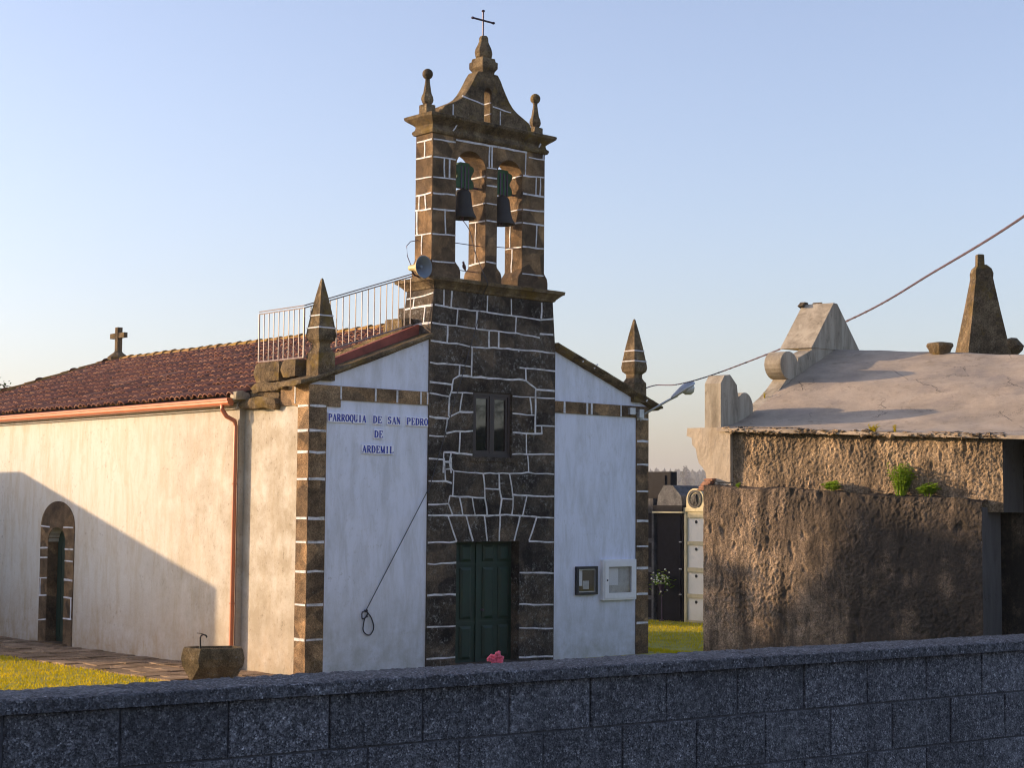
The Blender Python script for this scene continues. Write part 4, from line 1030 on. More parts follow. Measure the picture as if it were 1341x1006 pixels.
a = U0
while a < U1:
    st.append(a); a += .011 if -1 < a < 6.5 else .05
rr = []
for a in st:
    dj = min(abs(a-c) for c in cj); gr = .010*max(0, 1-dj/.007)*(1 if (int((a+50)/.3325) % 3) else .4)
    ring = []
    for (n, z) in prof:
        p = wallp(a, n, z)
        q = .0022*noise.noise(p*38)+.0026*noise.noise(p*90)+.002*noise.noise(p*9)
        edge = .006*max(0, noise.noise(p*24+V3(5,0,0))) if n < .01 and z > 2.45 else 0
        if n < .003: ring.append(wallp(a, n+gr-q*1.1+edge, z+(.3*q if z > 2.44 else 0)))
        else: ring.append(wallp(a, n, z-gr+q*1.5-edge))
    rr.append(ring)
mb.rings(rr, closed=True)
cp = mb.build('coping', M['block'], bw)

# ------------------------------------------------------------------ mausoleum
MA = V3(-3.41494, -12.71253, 0); ph = R(-75); MU = V3(math.cos(ph), math.sin(ph), 0); MN = V3(-math.sin(ph), math.cos(ph), 0)
def mp(s, n, z): return MA+MU*s+MN*n+V3(0,0,z)
ms = thing('mausoleum', 'old rough-cast family mausoleum with scrolled pediment and pale vaulted roof', 'mausoleum', mp(1.3, 2.6, 0))
def fbm(p, s, o=4):
    v = 0; a = 1
    for k in range(o): v += a*noise.noise(p*s); s *= 2.1; a *= .55
    return v
def rough_wall(name, s0, s1, zlo, zhi, nf, mat, amp, nu, nv, deep=.35, topamp=.03, parent=None):
    mb = MB()
    def fn(uu, vv):
        s = s0+(s1-s0)*uu; zt = zhi(s); z = zlo+(zt-zlo)*vv
        p = mp(s, nf, z)
        q = fbm(p, 3.0, 3)*amp*.5 + amp*(.45+.9*max(0,min(1,.5+1.8*noise.noise(p*1.7+V3(3,0,0)))))*(.5*fbm(V3(p.x*17,p.y*17,p.z*8),1,3)+.62*fbm(p+V3(4,1,2), 34, 3)) - 1.6*amp*max(0, noise.noise(V3(p.x*15,p.y*15,p.z*9)+V3(1,9,2))-.30)*2
        edge = max(0, 1-(zt-z)/.10)
        lift = topamp*noise.noise(p*3.0)*edge
        n = nf-q+edge**2*.04*abs(noise.noise(p*6))
        return mp(s, n, z+lift)
    mb.grid(fn, nu, nv)
    # top cap back to deep, and a return at both ends
    o = len(mb.v); top = [mb.v[nv*(nu+1)+i] for i in range(nu+1)]
    rr = [top, [tuple(mp(s0+(s1-s0)*i/nu, nf+deep*.5, zhi(s0+(s1-s0)*i/nu)+.02*noise.noise(V3(i*.3,1,1))+.01)) for i in range(nu+1)], [tuple(mp(s0+(s1-s0)*i/nu, nf+deep, zhi(s0+(s1-s0)*i/nu)+.01)) for i in range(nu+1)]]
    mb.rings(rr, closed=False, cap=False)
    lft = [mb.v[j*(nu+1)] for j in range(nv+1)]; rgt = [mb.v[j*(nu+1)+nu] for j in range(nv+1)]
    mb.rings([lft, [tuple(mp(s0, nf+deep, zlo+(zhi(s0)-zlo)*j/nv)) for j in range(nv+1)]], closed=False, cap=False)
    return mb.build(name, mat, parent), rgt
lz = lambda s: 3.27-.052*(s+.3)+.02*noise.noise(V3(s*2.5,3,3))
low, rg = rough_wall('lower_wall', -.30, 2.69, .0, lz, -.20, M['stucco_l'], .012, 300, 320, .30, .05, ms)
uz = lambda s: 3.89-.042*s
up, rg2 = rough_wall('upper_wall', -.05, 2.84, 3.0, uz, 0, M['stucco'], .014, 300, 92, .4, .02, ms)
mb = MB()   # smooth return faces at the near end, recessed rear bay
mb.hexa([mp(2.45,-.17,-.2),mp(2.685,-.17,-.2),mp(2.685,.42,-.2),mp(2.45,.42,-.2),mp(2.45,-.17,3.05),mp(2.685,-.19,3.05),mp(2.685,.42,3.05),mp(2.45,.42,3.05)])
mb.hexa([mp(2.5,.03,3.0),mp(2.835,.03,3.0),mp(2.835,.7,3.0),mp(2.5,.7,3.0),mp(2.5,.03,3.76),mp(2.835,.03,3.76),mp(2.835,.7,3.76),mp(2.5,.7,3.76)])
mb.build('end_return', M['endr'], ms)
mb = MB()
mb.hexa([mp(2.5,.7,-.2),mp(5.2,.7,-.2),mp(5.2,5.9,-.2),mp(2.5,5.9,-.2),mp(2.5,.7,3.74),mp(5.2,.7,3.66),mp(5.2,5.9,3.66),mp(2.5,5.9,3.74)])
mb.hexa([mp(-.28,.1,-.3),mp(2.6,.1,-.3),mp(2.6,6.4,-.3),mp(-.28,6.4,-.3),mp(-.28,.1,3.84),mp(2.6,.1,3.74),mp(2.6,6.4,3.74),mp(-.28,6.4,3.84)])
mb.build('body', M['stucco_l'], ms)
mb = MB(); mb.hexa([mp(3.02,.66,3.38),mp(3.2,.66,3.38),mp(3.2,.72,3.38),mp(3.02,.72,3.38),mp(3.02,.66,3.62),mp(3.2,.66,3.62),mp(3.2,.72,3.62),mp(3.02,.72,3.62)]); mb.build('vent', M['black'], ms)
# roof
rp = [(-.10,3.87),(.3,3.93),(.6,4.01),(1.0,4.15),(1.4,4.33),(1.8,4.50),(2.3,4.67),(2.8,4.84),(3.2,4.985)]
def rz(n):
    if n > 3.2: n = 6.4-n
    for k in range(len(rp)-1):
        if n <= rp[k+1][0]: t = (n-rp[k][0])/(rp[k+1][0]-rp[k][0]); return rp[k][1]+(rp[k+1][1]-rp[k][1])*t
    return rp[-1][1]
mb = MB()
def rf(uu, vv):
    s = -.19+5.5*uu; n = -.10+6.6*vv
    z = rz(n)-.042*s-(.028*s*min(1,max(0,min(n,6.4-n)/3.2)))
    e = .012*fbm(mp(s,n,z), 1.3, 4)
    en = .03*noise.noise(V3(s*4, 1, 1)) if vv == 0 else 0
    return mp(s, n+en, z+e)
mb.grid(rf, 160, 90)
mb.grid(lambda uu, vv: mp(-.19+5.5*uu, -.10+.03*noise.noise(V3((-.19+5.5*uu)*4,1,1)), rz(-.1)-.042*(-.19+5.5*uu)-.035*vv), 60, 1)
mb.build('roof', M['pinkroof'], ms, smooth=True)
mb = MB()   # crumbling eave line
rnd = random.Random(8)
for k in range(110):
    s = -.1+k*.0275+rnd.uniform(-.02,.02)
    rock(mb, 0, .001, 0, .001, 0, .001, 0, n=1) if False else None
    c = mp(s, -.075, 3.855-.042*s+rnd.uniform(-.025,.018)); mb.blob(c, (rnd.uniform(.02,.05), rnd.uniform(.02,.05), rnd.uniform(.008,.024)), 5, .8, 2, seed=k)
mb.build('crumbled_eave', M['stucco'], ms)
# cemetery-side pilaster, cornice, brick bits
def sprism(mb, P, n0, n1): mb.prism(P, lambda p, t: mp(p[0], t, p[1]), n0, n1)
def nprism(mb, P, s0, s1): mb.prism(P, lambda p, t: mp(t, p[0], p[1]), s0, s1)
mb = MB()
sprism(mb, [(-.05,3.30),(-.05,3.885),(-.56,3.885),(-.57,3.80),(-.51,3.78),(-.50,3.70),(-.46,3.66),(-.44,3.56),(-.42,3.50),(-.38,3.46),(-.34,3.40),(-.33,3.30)], -.06, 6.5)
sprism(mb, [(-.05,-.3),(-.05,3.29),(-.26,3.29),(-.26,-.3)], -.05, 6.4)
mb.build('front_cornice', M['cream'], ms)
mb = MB(); rnd = random.Random(9)
for k in range(5):
    s = -.36+.02*k; z = 3.20+.028*k; a = mp(s, -.07, z)
    rock(mb, a.x-.05, a.x+.05, a.y-.06, a.y+.06, z, z+.03, .012, 8, seed=k, n=4)
mb.build('broken_bricks', M['brick'], ms)
# pediment slab
SN, SF = -.17, -.36
mb = MB()
nprism(mb, [(-.04,3.88),(.40,3.88),(.40,4.22),(.36,4.37),(.19,4.47),(.05,4.45),(-.04,4.36)], SF, SN)
fin = mb.build('pediment_finial', M['render_s'], ms)
mb = MB()
sc_ = [(.60+.20*math.cos(a)*(1 if math.cos(a) > 0 else 1.05), 4.13+.17*math.sin(a)) for a in [R(-60+20*k) for k in range(13)]]
nprism(mb, [(.40,3.90)]+[(.72,3.92)]+sc_+[(.40,4.02)], SF+.02, SN-.01)
mb.build('scroll', M['render_s'], ms)
mb = MB()
cur = [(.62,3.92),(.80,4.03),(.97,4.14),(1.31,4.29),(1.48,4.38),(1.62,4.47),(1.75,4.56)]
pts = cur+[(2.02,4.66),(2.04,4.80),(2.45,4.93),(2.45,4.97),(3.2,4.99),(3.2,3.8),(.62,3.8)]
nprism(mb, pts, SF+.02, SN)
pts2 = [(6.4-a, b) for a, b in pts][::-1]
nprism(mb, pts2, SF+.02, SN)
mb.build('pediment', M['render_s'], ms)
for nn in (1.76, 4.64):
    mb = MB(); nprism(mb, [(nn+.26*math.cos(a), 4.69+.165*math.sin(a)) for a in [2*PI*k/20 for k in range(20)]], SF, SN+.01); mb.build('volute', M['render_s'], ms)
mb = MB()
nprism(mb, [(2.42,4.955),(4.0,5.03),(3.24,5.57),(3.12,5.57)], SN-.40, SN+.01)
pb = mb.build('pediment_cap', M['render_s'], ms)
mb = MB(); nprism(mb, [(3.05,5.50),(3.22,5.60),(3.22,5.50)], SN-.30, SN-.18); nprism(mb, [(3.0,5.54),(3.1,5.60),(3.2,5.60),(3.2,5.5)], SN-.42, SN-.36); mb.build('cap_stub', M['stone_m'], pb)
mb = MB(); c = mp(1.15, 3.2, 4.93); mb.lathe(c, [(.10,-.1),(.13,0.0),(.16,.05),(.15,.08),(.06,.095),(0,.1)], 12); mb.build('vent_cap', M['stone_m'], ms)

# weeds on the mausoleum
def leaf_card(mb, c, d, l, w, droop=.3, rnd=random):
    d = d.normalized(); s = d.cross(V3(0,0,1))
    if s.length < .05: s = V3(1,0,0)
    s.normalize(); m_ = c+d*l*.5+V3(0,0,.0); e = c+d*l-V3(0,0,droop*l)
    mb.poly([c, m_+s*w, e, m_-s*w])
def weed(loc, r_, h, n, mat, label, lw=.012, name='weed_plant'):
    mb = MB(); rnd = random.Random(int(loc.x*997) & 1023)
    ns = max(3, n//14)
    for k in range(ns):
        a = rnd.uniform(0, 2*PI); rr_ = rnd.uniform(0, r_); tip = loc+V3(math.cos(a)*rr_, math.sin(a)*rr_, h*rnd.uniform(.5,1))
        hub = loc+V3(math.cos(a)*rr_*.35, math.sin(a)*rr_*.35, 0); mb.tube([hub, hub.lerp(tip,.5)+V3(0,0,.01), tip], [.004,.003,.002], 4)
        for q in range(14):
            t = .25+.75*q/13; p = loc.lerp(tip, t); b = q*2.4
            leaf_card(mb, p, V3(math.cos(b), math.sin(b), .45), rnd.uniform(.7,1.2)*lw*4.2, lw, .3, rnd)
    mb.build(name, mat, label=label, cat='plant', group='weeds rooted in the mausoleum')
weed(mp(1.84,-.08,3.16), .15, .33, 560, M['leafb'], 'bushy bright green weed, the biggest on the mausoleum ledge', .014)
weed(mp(2.12,-.09,3.15), .11, .13, 130, M['leafb'], 'low yellow-green rosette just right of the bushy weed', .02)
weed(mp(1.12,-.09,3.20), .13, .10, 150, M['leafb'], 'flat green tuft near the middle of the mausoleum ledge', .018)
weed(mp(1.55,-.07,3.80), .07, .09, 160, M['grass'], 'yellow moss tuft on the mausoleum eave', .006)
weed(mp(1.78,-.07,3.79), .03, .09, 60, M['grass'], 'tiny yellow sprig right of the moss tuft on the eave', .006)
weed(mp(-.27,1.30,4.28), .03, .08, 40, M['grass'], 'dry grass sprig on the pediment curve of the mausoleum', .004)
weed(mp(.08,-.14,3.24), .03, .06, 40, M['leafb'], 'tiny green sprig at the left end of the ledge', .008)
mb = MB(); a = mp(2.14,-.1,3.15); mb.tube([a, a+V3(-.02,0,.18), a+V3(-.03,.01,.34)], [.006,.004,.002], 5)
mb.build('dry_stalk', M['bark'], label='thin dry upright stalk beside the bushy weed', cat='plant')

# pinnacle of a tomb behind
tb = thing('tomb_pinnacle', 'weathered brown stone pyramid pinnacle of a tomb rising behind the pale vault', 'pinnacle', (3.9, -11.1, -.3))
yaw = R(-35)
def rsq(cx, cy, prof):
    e1 = V3(math.cos(yaw), math.sin(yaw), 0); e2 = V3(-math.sin(yaw), math.cos(yaw), 0)
    return [[V3(cx,cy,z)+e1*a*h+e2*b*h*.8 for a, b in ((-1,-1),(1,-1),(1,1),(-1,1))] for z, h in prof]
mb = MB(); mb.rings(rsq(3.9, -11.1, [(5.2,.33),(5.36,.30),(5.9,.205),(6.36,.13),(6.43,.135),(6.50,.115),(6.56,.06)]))
mb.rings(rsq(3.86, -11.1, [(6.5,.055),(6.70,.05),(6.71,.03)]))
mb.build('spire', M['stone_m'], tb)
mb = MB(); mb.rings(rsq(3.9, -11.1, [(-.3,.55),(5.0,.55),(5.2,.42)])); mb.blob((4.14,-11.42,5.38), (.16,.16,.12), 6, .3); mb.build('base', M['stone_m'], tb)

# ------------------------------------------------------------------ cemetery row at the back (plane x = 20)
def row_box(mb, x0, x1, y0, y1, z0, z1): mb.box(x0, x1, y0, y1, z0, z1)
nbk = thing('niche_block', 'cream burial niche block with four white slabs stacked under a small arched gable', 'burial niches', (20.5, 8.3, -.3))
mb = MB(); mb.box(20.10, 21.2, 7.35, 9.17, -.35, 2.95); mb.box(19.98, 21.2, 7.3, 9.24, 2.95, 3.07); 
for y0, y1 in ((9.08, 9.17), (8.30, 8.40), (7.4, 7.5)): mb.box(20.0, 20.10, y0, y1, -.35, 2.949)
for z0, z1 in ((2.77,2.949),(1.97,2.08),(1.18,1.31),(.42,.54),(-.35,-.23)): mb.box(20.02, 20.10, 7.5, 8.30, z0, z1); mb.box(20.02, 20.10, 8.40, 9.08, z0, z1)
mb.build('frame', M['nframe'], nbk)
for (y0, y1) in ((8.40, 9.08), (7.5, 8.30)):
    for z0, z1 in ((2.08,2.77),(1.31,1.97),(.54,1.18),(-.23,.42)):
        mb = MB(); mb.box(20.06, 20.098, y0, y1, z0, z1); p = mb.build('niche_slab', M['marble'], nbk)
        mb = MB(); yc = (y0+y1)/2; mb.lathe((20.06, yc, z1-.12), [(0,0),(.045,0),(.05,.012),(.03,.02),(0,.022)], 10, ax=(-1,0,0)); mb.build('ring', M['bronze'], p)
mb = MB()
cyy = 8.74; mb.prism([(cyy+.34,3.07)]+[(cyy+.34*math.cos(a), 3.30+.34*math.sin(a)) for a in [PI*k/12 for k in range(13)]]+[(cyy-.34,3.07)], lambda p, t: (t, p[0], p[1]), 20.0, 20.3)
g = mb.build('arched_gable', M['nframe'], nbk)
mb = MB(); mb.lathe((20.0, cyy, 3.32), [(.26,0),(.27,.03),(.20,.03),(.19,0)], 20, ax=(-1,0,0), cap=False); mb.blob((19.97,cyy,3.30), (.04,.13,.17), 8, .6, 3); mb.build('carved_wreath', M['bronze'], g)

vt = thing('vault_tomb', 'black granite vault tomb with hipped dark gable between the niche blocks', 'tomb', (20.5, 9.75, -.3))
mb = MB(); mb.box(20.06, 22.2, 9.26, 10.30, -.35, 2.92); mb.box(19.92, 22.2, 9.18, 10.36, 2.955, 3.13)
mb.build('body', M['dgran'], vt)
mb = MB(); mb.prism([(10.27,3.13),(10.22,3.42),(9.98,3.74),(9.62,3.72),(9.30,3.42),(9.24,3.13)], lambda p, t: (t, p[0], p[1]), 20.0, 22.0); mb.build('gable', M['ggran'], vt)
mb = MB(); mb.box(19.90, 20.0, 9.17, 10.37, 2.90, 2.95); mb.build('lintel', M['nframe'], vt)
mb = MB(); mb.box(20.03, 20.058, 9.34, 10.22, -.2, 2.85); dr = mb.build('door_slab', M['dgran'], vt)
mb = MB()
for z in (.5, 1.25, 2.05):
    for y in (9.36, 9.30): mb.lathe((20.03,y,z), [(0,0),(.02,0),(.02,.03),(0,.035)], 6, ax=(-1,0,0))
mb.build('hinge', M['grey'], dr)
mb = MB(); rnd = random.Random(31); c = V3(19.75, 9.83, .92)
for k in range(34):
    p = c+V3(rnd.gauss(0,.08), rnd.gauss(0,.14), rnd.gauss(0,.12)); mb.blob(p, (.028,.028,.025), 4, .5, seed=k)
fl = thing('flower_bouquet', 'bunch of white flowers in a stand before the black vault tomb', 'flowers', (19.75, 9.83, -.3))
mb.build('blossoms', M['white_fl'], fl)
mb = MB()
for k in range(80): leaf_card(mb, c+V3(rnd.gauss(0,.08), rnd.gauss(0,.15), rnd.gauss(-.03,.14)), V3(rnd.gauss(0,1), rnd.gauss(0,1), .5), .16, .03)
mb.build('leaves', M['leafb'], fl)
mb = MB(); mb.lathe((19.75,9.83,-.3), [(.12,0),(.10,.02),(.02,.06),(.018,.8),(.07,.9),(.11,1.1),(.10,1.1),(0,.95)], 12); mb.build('stand', M['iron'], fl)

nb2 = thing('niche_block', 'dark grey burial niche block, partly hidden behind the right corner of the church', 'burial niches', (20.8, 11.6, -.3))
mb = MB(); mb.box(20.10, 21.4, 10.40, 12.9, -.35, 3.0); mb.box(19.95, 21.4, 10.37, 12.9, 3.0, 3.34)
for y0, y1 in ((10.40,10.48),(11.05,11.2)): mb.box(20.0,20.10,y0,y1,-.35,2.999)
for z0, z1 in ((2.9,2.999),(2.0,2.14),(1.12,1.27),(.3,.42),(-.35,-.25)): mb.box(20.02,20.10,10.48,11.05,z0,z1); mb.box(20.02,20.10,11.2,12.9,z0,z1)
mb.build('frame', M['ggran'], nb2)
for (y0, y1) in ((10.48,11.05),(11.2,12.0)):
    for z0, z1 in ((2.14,2.9),(1.27,2.0),(.42,1.12),(-.25,.3)):
        mb = MB(); mb.box(20.07,20.099,y0,y1,z0,z1); p = mb.build('niche_slab', M['dgran'], nb2)
        mb = MB(); mb.lathe((20.07,(y0+y1)/2,z1-.14), [(0,0),(.05,0),(.055,.012),(0,.02)], 8, ax=(-1,0,0)); mb.build('ring', M['grey'], p)
mb = MB(); mb.box(22.6, 22.9, 12.1, 13.3, -.35, 4.22); mb.box(22.55, 22.6, 12.3, 13.1, 3.4, 4.1)
mb.build('headstone', M['dgran'], label='tall black headstone top showing above the dark niche block', cat='headstone')

# ------------------------------------------------------------------ cables and poles
def camray(px, py, t):
    return V3(CX,CY,CZ)+(f+r2*((px-670.5)/FPX)-u2*((py-503)/FPX))*t
S0 = V3(8.55,-.08,5.56)
E0 = camray(1500, 163, 14)
P = [S0, camray(860,504.5,37.5), camray(890,503,35), camray(950,485,30.5), camray(1110,420,22.7), camray(1225,355,19.2), camray(1341,283,16.6), E0]
pts = cat_pts(P, 10)
mb = MB(); mb.tube(pts, [.008+.006*k/(len(pts)-1) for k in range(len(pts))], 6)
a = []
for strand in range(2):
    q = []
    for k in range(len(pts)*3):
        t = k/3; i = min(int(t), len(pts)-2); p = pts[i].lerp(pts[i+1], t-i); an = k*1.9+strand*PI
        q.append(p+V3(0,0,1)*.010*math.sin(an)+V3(.7,-.7,0)*.010*math.cos(an))
    mb.tube(q, .007, 4)
mb.build('overhead_cable', M['twist'], label='twisted overhead cable from the right pinnacle of the church to the upper right', cat='cable')
pole = thing('utility_pole', 'weathered utility pole carrying the twisted cable', 'pole', (E0.x, E0.y, 0))
mb = MB(); mb.lathe((E0.x+.1,E0.y-.1,-.3), [(.14,0),(.12,4),(.10,E0.z+1.2),(0,E0.z+1.22)], 12); mb.build('shaft', M['wood'], pole)
mb = MB(); mb.box(E0.x-.2,E0.x+.3,E0.y-.16,E0.y-.04,E0.z+.3,E0.z+.42); mb.build('cross_arm', M['wood'], pole)
L0 = camray(-260, 445, 62); L1 = camray(0, 503.5, 58); L2 = camray(60, 516, 57); L3 = camray(330, 540, 55)
mb = MB(); mb.tube(cat_pts([L0, L1, L2, L3], 6), .016, 5)
mb.build('distant_cable', M['cable'], label='thin distant cable sagging past the left end of the roof', cat='cable')
mb = MB(); mb.lathe((L0.x,L0.y,-.3), [(.14,0),(.10,L0.z+.5),(0,L0.z+.52)], 10); mb.build('utility_pole', M['wood'], label='distant utility pole behind the church carrying a thin cable', cat='pole')
mb = MB(); mb.lathe((L3.x,L3.y,-.3), [(.14,0),(.10,L3.z+.5),(0,L3.z+.52)], 10); mb.build('utility_pole', M['wood'], label='second distant pole hidden behind the nave roof', cat='pole')

# ------------------------------------------------------------------ trees
def tree(loc, h, cr, mat, label, n=2500, trunk=.18, seed=1, leaf=.10, squash=1.0, name='tree', base=.35, group=None, lobes=14):
    rnd = random.Random(seed); loc = Vector(loc)
    t = thing(name, label, 'tree', loc, group)
    mb = MB(); top = loc+V3(rnd.gauss(0,.2), rnd.gauss(0,.2), h*.9)
    mb.tube([loc-V3(0,0,.2), loc.lerp(top,.35)+V3(rnd.gauss(0,.08),rnd.gauss(0,.08),0), loc.lerp(top,.7), top], [trunk, trunk*.75, trunk*.45, trunk*.1], 8)
    cc = []
    for k in range(lobes):
        zf_ = base+(1-base)*rnd.random(); rad = cr*math.sqrt(max(.05, 1-((zf_-base)/(1-base)*2-1)**2))*rnd.uniform(.4,.9)*squash
        a = k*2.4+rnd.uniform(-.4,.4); c = loc+V3(math.cos(a)*rad, math.sin(a)*rad, h*zf_*.93)
        s0 = loc.lerp(top, max(.2, zf_-.2)); cc.append((c, cr*rnd.uniform(.30,.5)))
        mb.tube([s0, s0.lerp(c,.5)+V3(0,0,.1), c], [trunk*.3, trunk*.18, trunk*.06], 5)
    mb.build('trunk', M['bark'], t)
    mb = MB()
    for k in range(n):
        c, rr_ = cc[k % len(cc)]
        d = V3(rnd.gauss(0,1), rnd.gauss(0,1), rnd.gauss(0,1)).normalized()
        p = c+d*rr_*rnd.random()**.4
        leaf_card(mb, p, V3(rnd.gauss(0,1), rnd.gauss(0,1), rnd.gauss(.2,.6)), leaf*rnd.uniform(.6,1.4), leaf*.35, .3)
    mb.build('crown', mat, t)
    return t
def conifer(loc, h, r0, label, n=2600, seed=1, name='conifer_tree'):
    rnd = random.Random(seed); loc = Vector(loc); t = thing(name, label, 'tree', loc)
    mb = MB(); mb.tube([loc-V3(0,0,.3), loc+V3(0,0,h)], [.22,.02], 8); mb.build('trunk', M['bark'], t)
    mb = MB(); nb_ = 90
    for k in range(nb_):
        z = h*(.12+.86*k/nb_); L = r0*(1-z/h)**.8*rnd.uniform(.7,1.15)+.1; a = k*2.39+rnd.uniform(-.3,.3)
        d = V3(math.cos(a), math.sin(a), -.18)
        p0 = loc+V3(0,0,z); p1 = p0+d*L*.6; p2 = p0+d*L+V3(0,0,.12*L)
        mb.tube([p0,p1,p2], [.03,.02,.006], 4)
        for q in range(n//nb_):
            tt = rnd.uniform(.15,1); p = p0.lerp(p1, tt/.6) if tt < .6 else p1.lerp(p2,(tt-.6)/.4)
            leaf_card(mb, p, V3(rnd.gauss(d.x*.6,.5), rnd.gauss(d.y*.6,.5), rnd.gauss(-.5,.3)), rnd.uniform(.2,.45), .05, .4)
    mb.build('crown', M['conifer'], t)
# tree top peeping over the far left end of the roof
tl = camray(6, 520, 60)
tree((tl.x-.4, tl.y-.2, -.3), tl.z+1.2, 1.3, M['leaf'], 'thin twiggy tree top just showing over the left end of the roof', n=1500, trunk=.14, seed=5, leaf=.16, lobes=26)
# conifer and low house across the street, seen mirrored in the church window
conifer((27.3,-24.0,1.3), 13, 4.2, 'dark drooping conifer across the street, mirrored in the church window')
# tall unseen hedge added to shade street wall and tomb; round bush beside it
QS = V3(-math.cos(TH), math.sin(TH), 0); PS = V3(math.sin(TH), math.cos(TH), 0)
def hedge(p0, p1, q, h, depth, label, seed, name='hedge'):  # both hedges built here are added out of view to cast shade
    rnd = random.Random(seed); a = PS*p0+QS*q; b = PS*p1+QS*q; t = thing(name, label, 'hedge', (a+b)/2)
    mb = MB(); L = abs(p1-p0)
    def hp(s, d, z): return PS*(p0+(p1-p0)*s+(1-s)**30*(.20-.40*max(0,min(1,(z-4.1)/1.2))))+QS*(q+d)+V3(0,0,z)
    for d0 in (0,):
        rr = []
        n = int(L/.15)+2
        for i in range(n+1):
            s = i/n; e = .06*noise.noise(V3(i*.3,seed,0)); zt = h-.12+.10*noise.noise(V3(i*.22,2,seed)); ins = .08 if i in (0, n) else 0
            rr.append([hp(s,.1+e,-.2), hp(s,.1+e,h*.76), hp(s,.1+e,zt-.1+ins*-1), hp(s,.25,zt), hp(s,depth-.25,zt), hp(s,depth-.1,zt-.1), hp(s,depth-.1,h*.76), hp(s,depth-.1,-.2)])
        mb.rings(rr)
    mb.build('core', M['conifer'], t)
    mb = MB(); n = int(L*h*130)
    for k in range(n):
        s = rnd.random(); z = rnd.uniform(.0, h); d = rnd.choice((0, depth))+rnd.gauss(0,.07)
        if rnd.random() < .3: z = h+rnd.gauss(-.05,.07); d = rnd.uniform(0, depth)
        if rnd.random() < .08: s = rnd.choice((0,1)); d = rnd.uniform(0, depth)
        leaf_card(mb, hp(s,d,z), V3(rnd.gauss(0,1),rnd.gauss(0,1),rnd.gauss(.2,.5)), rnd.uniform(.06,.14), .03)
    mb.build('foliage', M['leaf'], t)
QM = (MA+MU*1.0).dot(QS)+13
pR = (MA+MU*1.02+MN*-.2).dot(PS)
hedge(pR, pR-15, QM, 5.40, 1.2, 'long tall clipped hedge added out of view to shade the street wall', 2)
tree(PS*(pR+1.16)+QS*(QM+.3), 5.2, 1.18, M['leaf'], 'small round tree beside the added tall hedge', n=15000, trunk=.12, seed=9, leaf=.17, base=.15, lobes=34)

hedge(19.4, 25.0, 14.0, 6.45, 1.4, 'tall dark hedge added out of sight behind the nave to shade the niches', 5)  # added caster hidden by the nave, keeps the sun off the niches
mb = MB()
for k in range(26): mb.blob((8+k*1.5, -31+math.sin(k)*.8, 3.6+.5*math.sin(k*1.7)), (1.5,1.2,2.6+.4*math.sin(k*2.3)), 8, .35, 2, seed=k)
mb.build('street_hedge', M['conifer'], label='dark overgrown hedge across the street, mirrored low in the church window', cat='hedge')
# neighbour house left of the view, whose gable shadow falls on the nave wall
HQ = 16.0
def hq(p, q, z): return PS*p+QS*q+V3(0,0,z)
pw = lambda y: .545*y-.839*.12
qw = lambda y: .545*.12+.839*y
def hz(y, z): return z+math.tan(EL)*(HQ-qw(y))
c = hq(7, HQ+4, 0)
hs = thing('house', 'low white gabled house left of the church', 'house', (c.x, c.y, 0))
p0, pk = pw(3.70), pw(12.6); e0, ek = hz(3.14, 1.54), hz(12.07, 3.94)+.06; pe = pw(3.14); p1 = 2*pk-p0
mb = MB(); mb.prism([(p0,-.2),(p0,e0+.06),(pk,ek-.10),(p1,e0+.06),(p1,-.2)], lambda p, t: hq(p[0], t, p[1]), HQ, HQ+8); mb.build('wall', M['hwall'], hs)
mb = MB(); mb.prism([(pe,e0),(pk,ek),(2*pk-pe,e0),(2*pk-pe,e0-.10),(pk,ek-.12),(pe,e0-.10)], lambda p, t: hq(p[0], t, p[1]), HQ-.15, HQ+8.2); mb.build('roof', M['tile_moss'], hs)
for a in (3.4, 6.2, 9.0):
    mb = MB(); mb.prism([(a,1.0),(a+1,1.0),(a+1,2.2),(a,2.2)], lambda p, t: hq(p[0], t, p[1]), HQ-.02, HQ+.03); w_ = mb.build('window', M['brown'], hs)
    mb = MB(); mb.prism([(a+.08,1.08),(a+.92,1.08),(a+.92,2.12),(a+.08,2.12)], lambda p, t: hq(p[0], t, p[1]), HQ-.03, HQ-.022); mb.build('pane', M['glass'], w_)

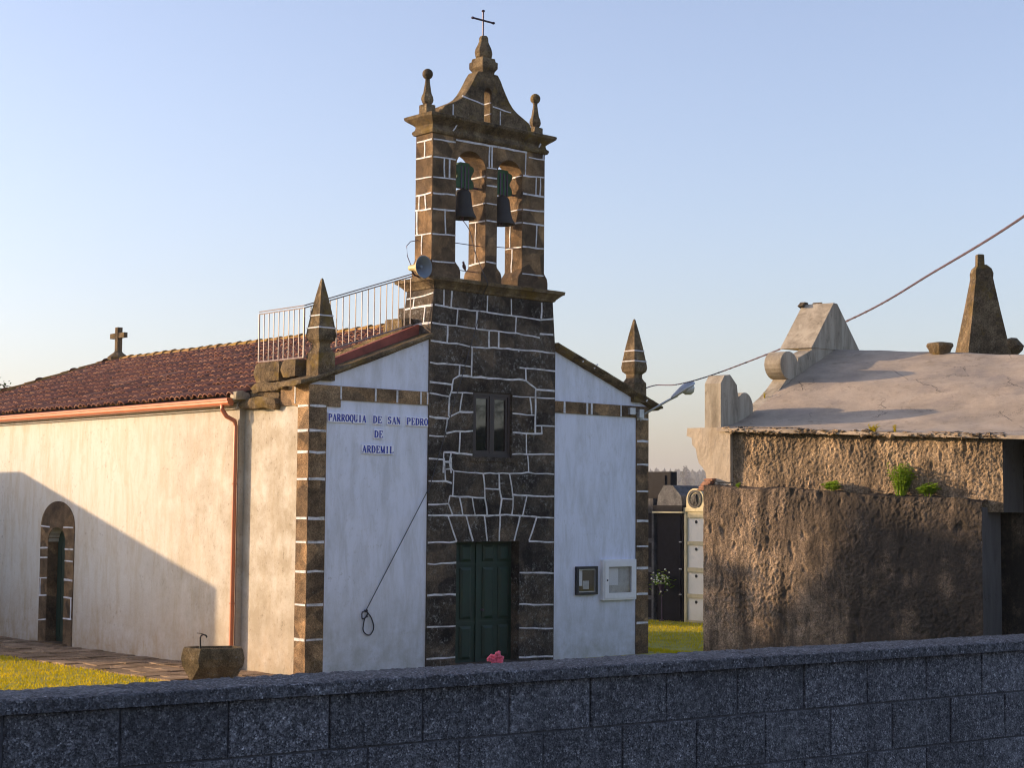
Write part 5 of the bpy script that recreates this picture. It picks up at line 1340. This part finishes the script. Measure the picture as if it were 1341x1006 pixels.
# ------------------------------------------------------------------ wooded hills behind
mb = MB(); rnd = random.Random(77)
def hill(az, d):
    a = az
    return 28+6*noise.noise(V3(a*3.0,1,0))+3.5*noise.noise(V3(a*13,4,0))
AZ0, AZ1 = R(-10), R(110)
def hfn(uu, vv):
    a = AZ0+(AZ1-AZ0)*uu; d = 850+900*vv
    h = hill(a, d)*min(1, vv*1.6)*1.0 if vv < .8 else hill(a,d)*(1-(vv-.8)*2)
    return (CX+math.cos(a)*d, CY+math.sin(a)*d, -.4+h)
mb.grid(hfn, 160, 10)
mb.build('hills', M['forest'], kind='structure')
mb = MB()
for k in range(5200):
    near = k < 3600
    a = rnd.uniform(R(30), R(56)) if near else rnd.uniform(AZ0, AZ1)
    vv = rnd.uniform(.08, .78); p = V3(*hfn((a-AZ0)/(AZ1-AZ0), vv)); hh = rnd.uniform(4.5, 10.5); w_ = hh*rnd.uniform(.22,.42)
    rr = []
    for z, q in ((0,.5),(.25,1),(.5,.85),(.75,.5),(1,.05)):
        rr.append([p+V3(math.cos(b)*w_*q*rnd.uniform(.75,1.25), math.sin(b)*w_*q*rnd.uniform(.75,1.25), z*hh) for b in [2*PI*i/6 for i in range(6)]])
    mb.rings(rr, cap=False)
mb.build('forest', M['forest'], kind='stuff', label='hazy wooded hillside far behind the cemetery', cat='forest')
tt = camray(899, 626, 900)
tree((tt.x, tt.y, tt.z-13), 19.5, 3.6, M['forest'], 'lone broad tree standing above the distant wooded hill', n=500, trunk=.7, seed=12, leaf=1.0, squash=1.0, base=.5)

# ------------------------------------------------------------------ pink flower behind the coping
fp = thing('pink_flower', 'small pink geranium head just above the street wall coping, before the door', 'flower', camray(648, 868, 6.15))
mb = MB(); rnd = random.Random(6)
for (px, py, rr_) in ((644,862,.010),(651,860,.012),(649,866,.013),(656,863,.010),(641,865,.009),(655,868,.010),(646,867,.010),(653,857,.008)):
    c = camray(px, py-1, 6.15+rnd.uniform(-.01,.01))
    for k in range(5):
        a = 2*PI*k/5+rnd.random(); mb.blob(c+r2*math.cos(a)*rr_*.6+u2*math.sin(a)*rr_*.6, (rr_*.62,rr_*.62,rr_*.55), 4, .3, seed=k)
mb.build('petals', M['pink'], fp, smooth=True)
mb = MB(); b0 = wallp(2.05, .262, 2.30); c = camray(649, 868, 6.15); mb.tube([V3(c.x,c.y,c.z-.22), V3(c.x,c.y,c.z-.1), c], .003, 5)
for k in range(6): leaf_card(mb, V3(c.x,c.y,c.z-.14), V3(math.cos(k), math.sin(k), .2), .06, .02)
mb.build('stem', M['leafb'], fp)

# ------------------------------------------------------------------ air
mb = MB(); mb.box(-2600, 2600, -2600, 2600, -1.4, 48)
hm = bpy.data.materials.new('haze_air'); hm.use_nodes = True; nt = hm.node_tree; nt.nodes.clear()
out = nt.nodes.new('ShaderNodeOutputMaterial'); pv = nt.nodes.new('ShaderNodeVolumePrincipled'); pv.inputs['Density'].default_value = .00033
pv.inputs['Color'].default_value = (.80,.82,.88,1); pv.inputs['Anisotropy'].default_value = .2
nt.links.new(pv.outputs[0], out.inputs['Volume'])
mb.build('haze', hm, kind='stuff', label='thin evening haze over the churchyard and the far hills', cat='haze')
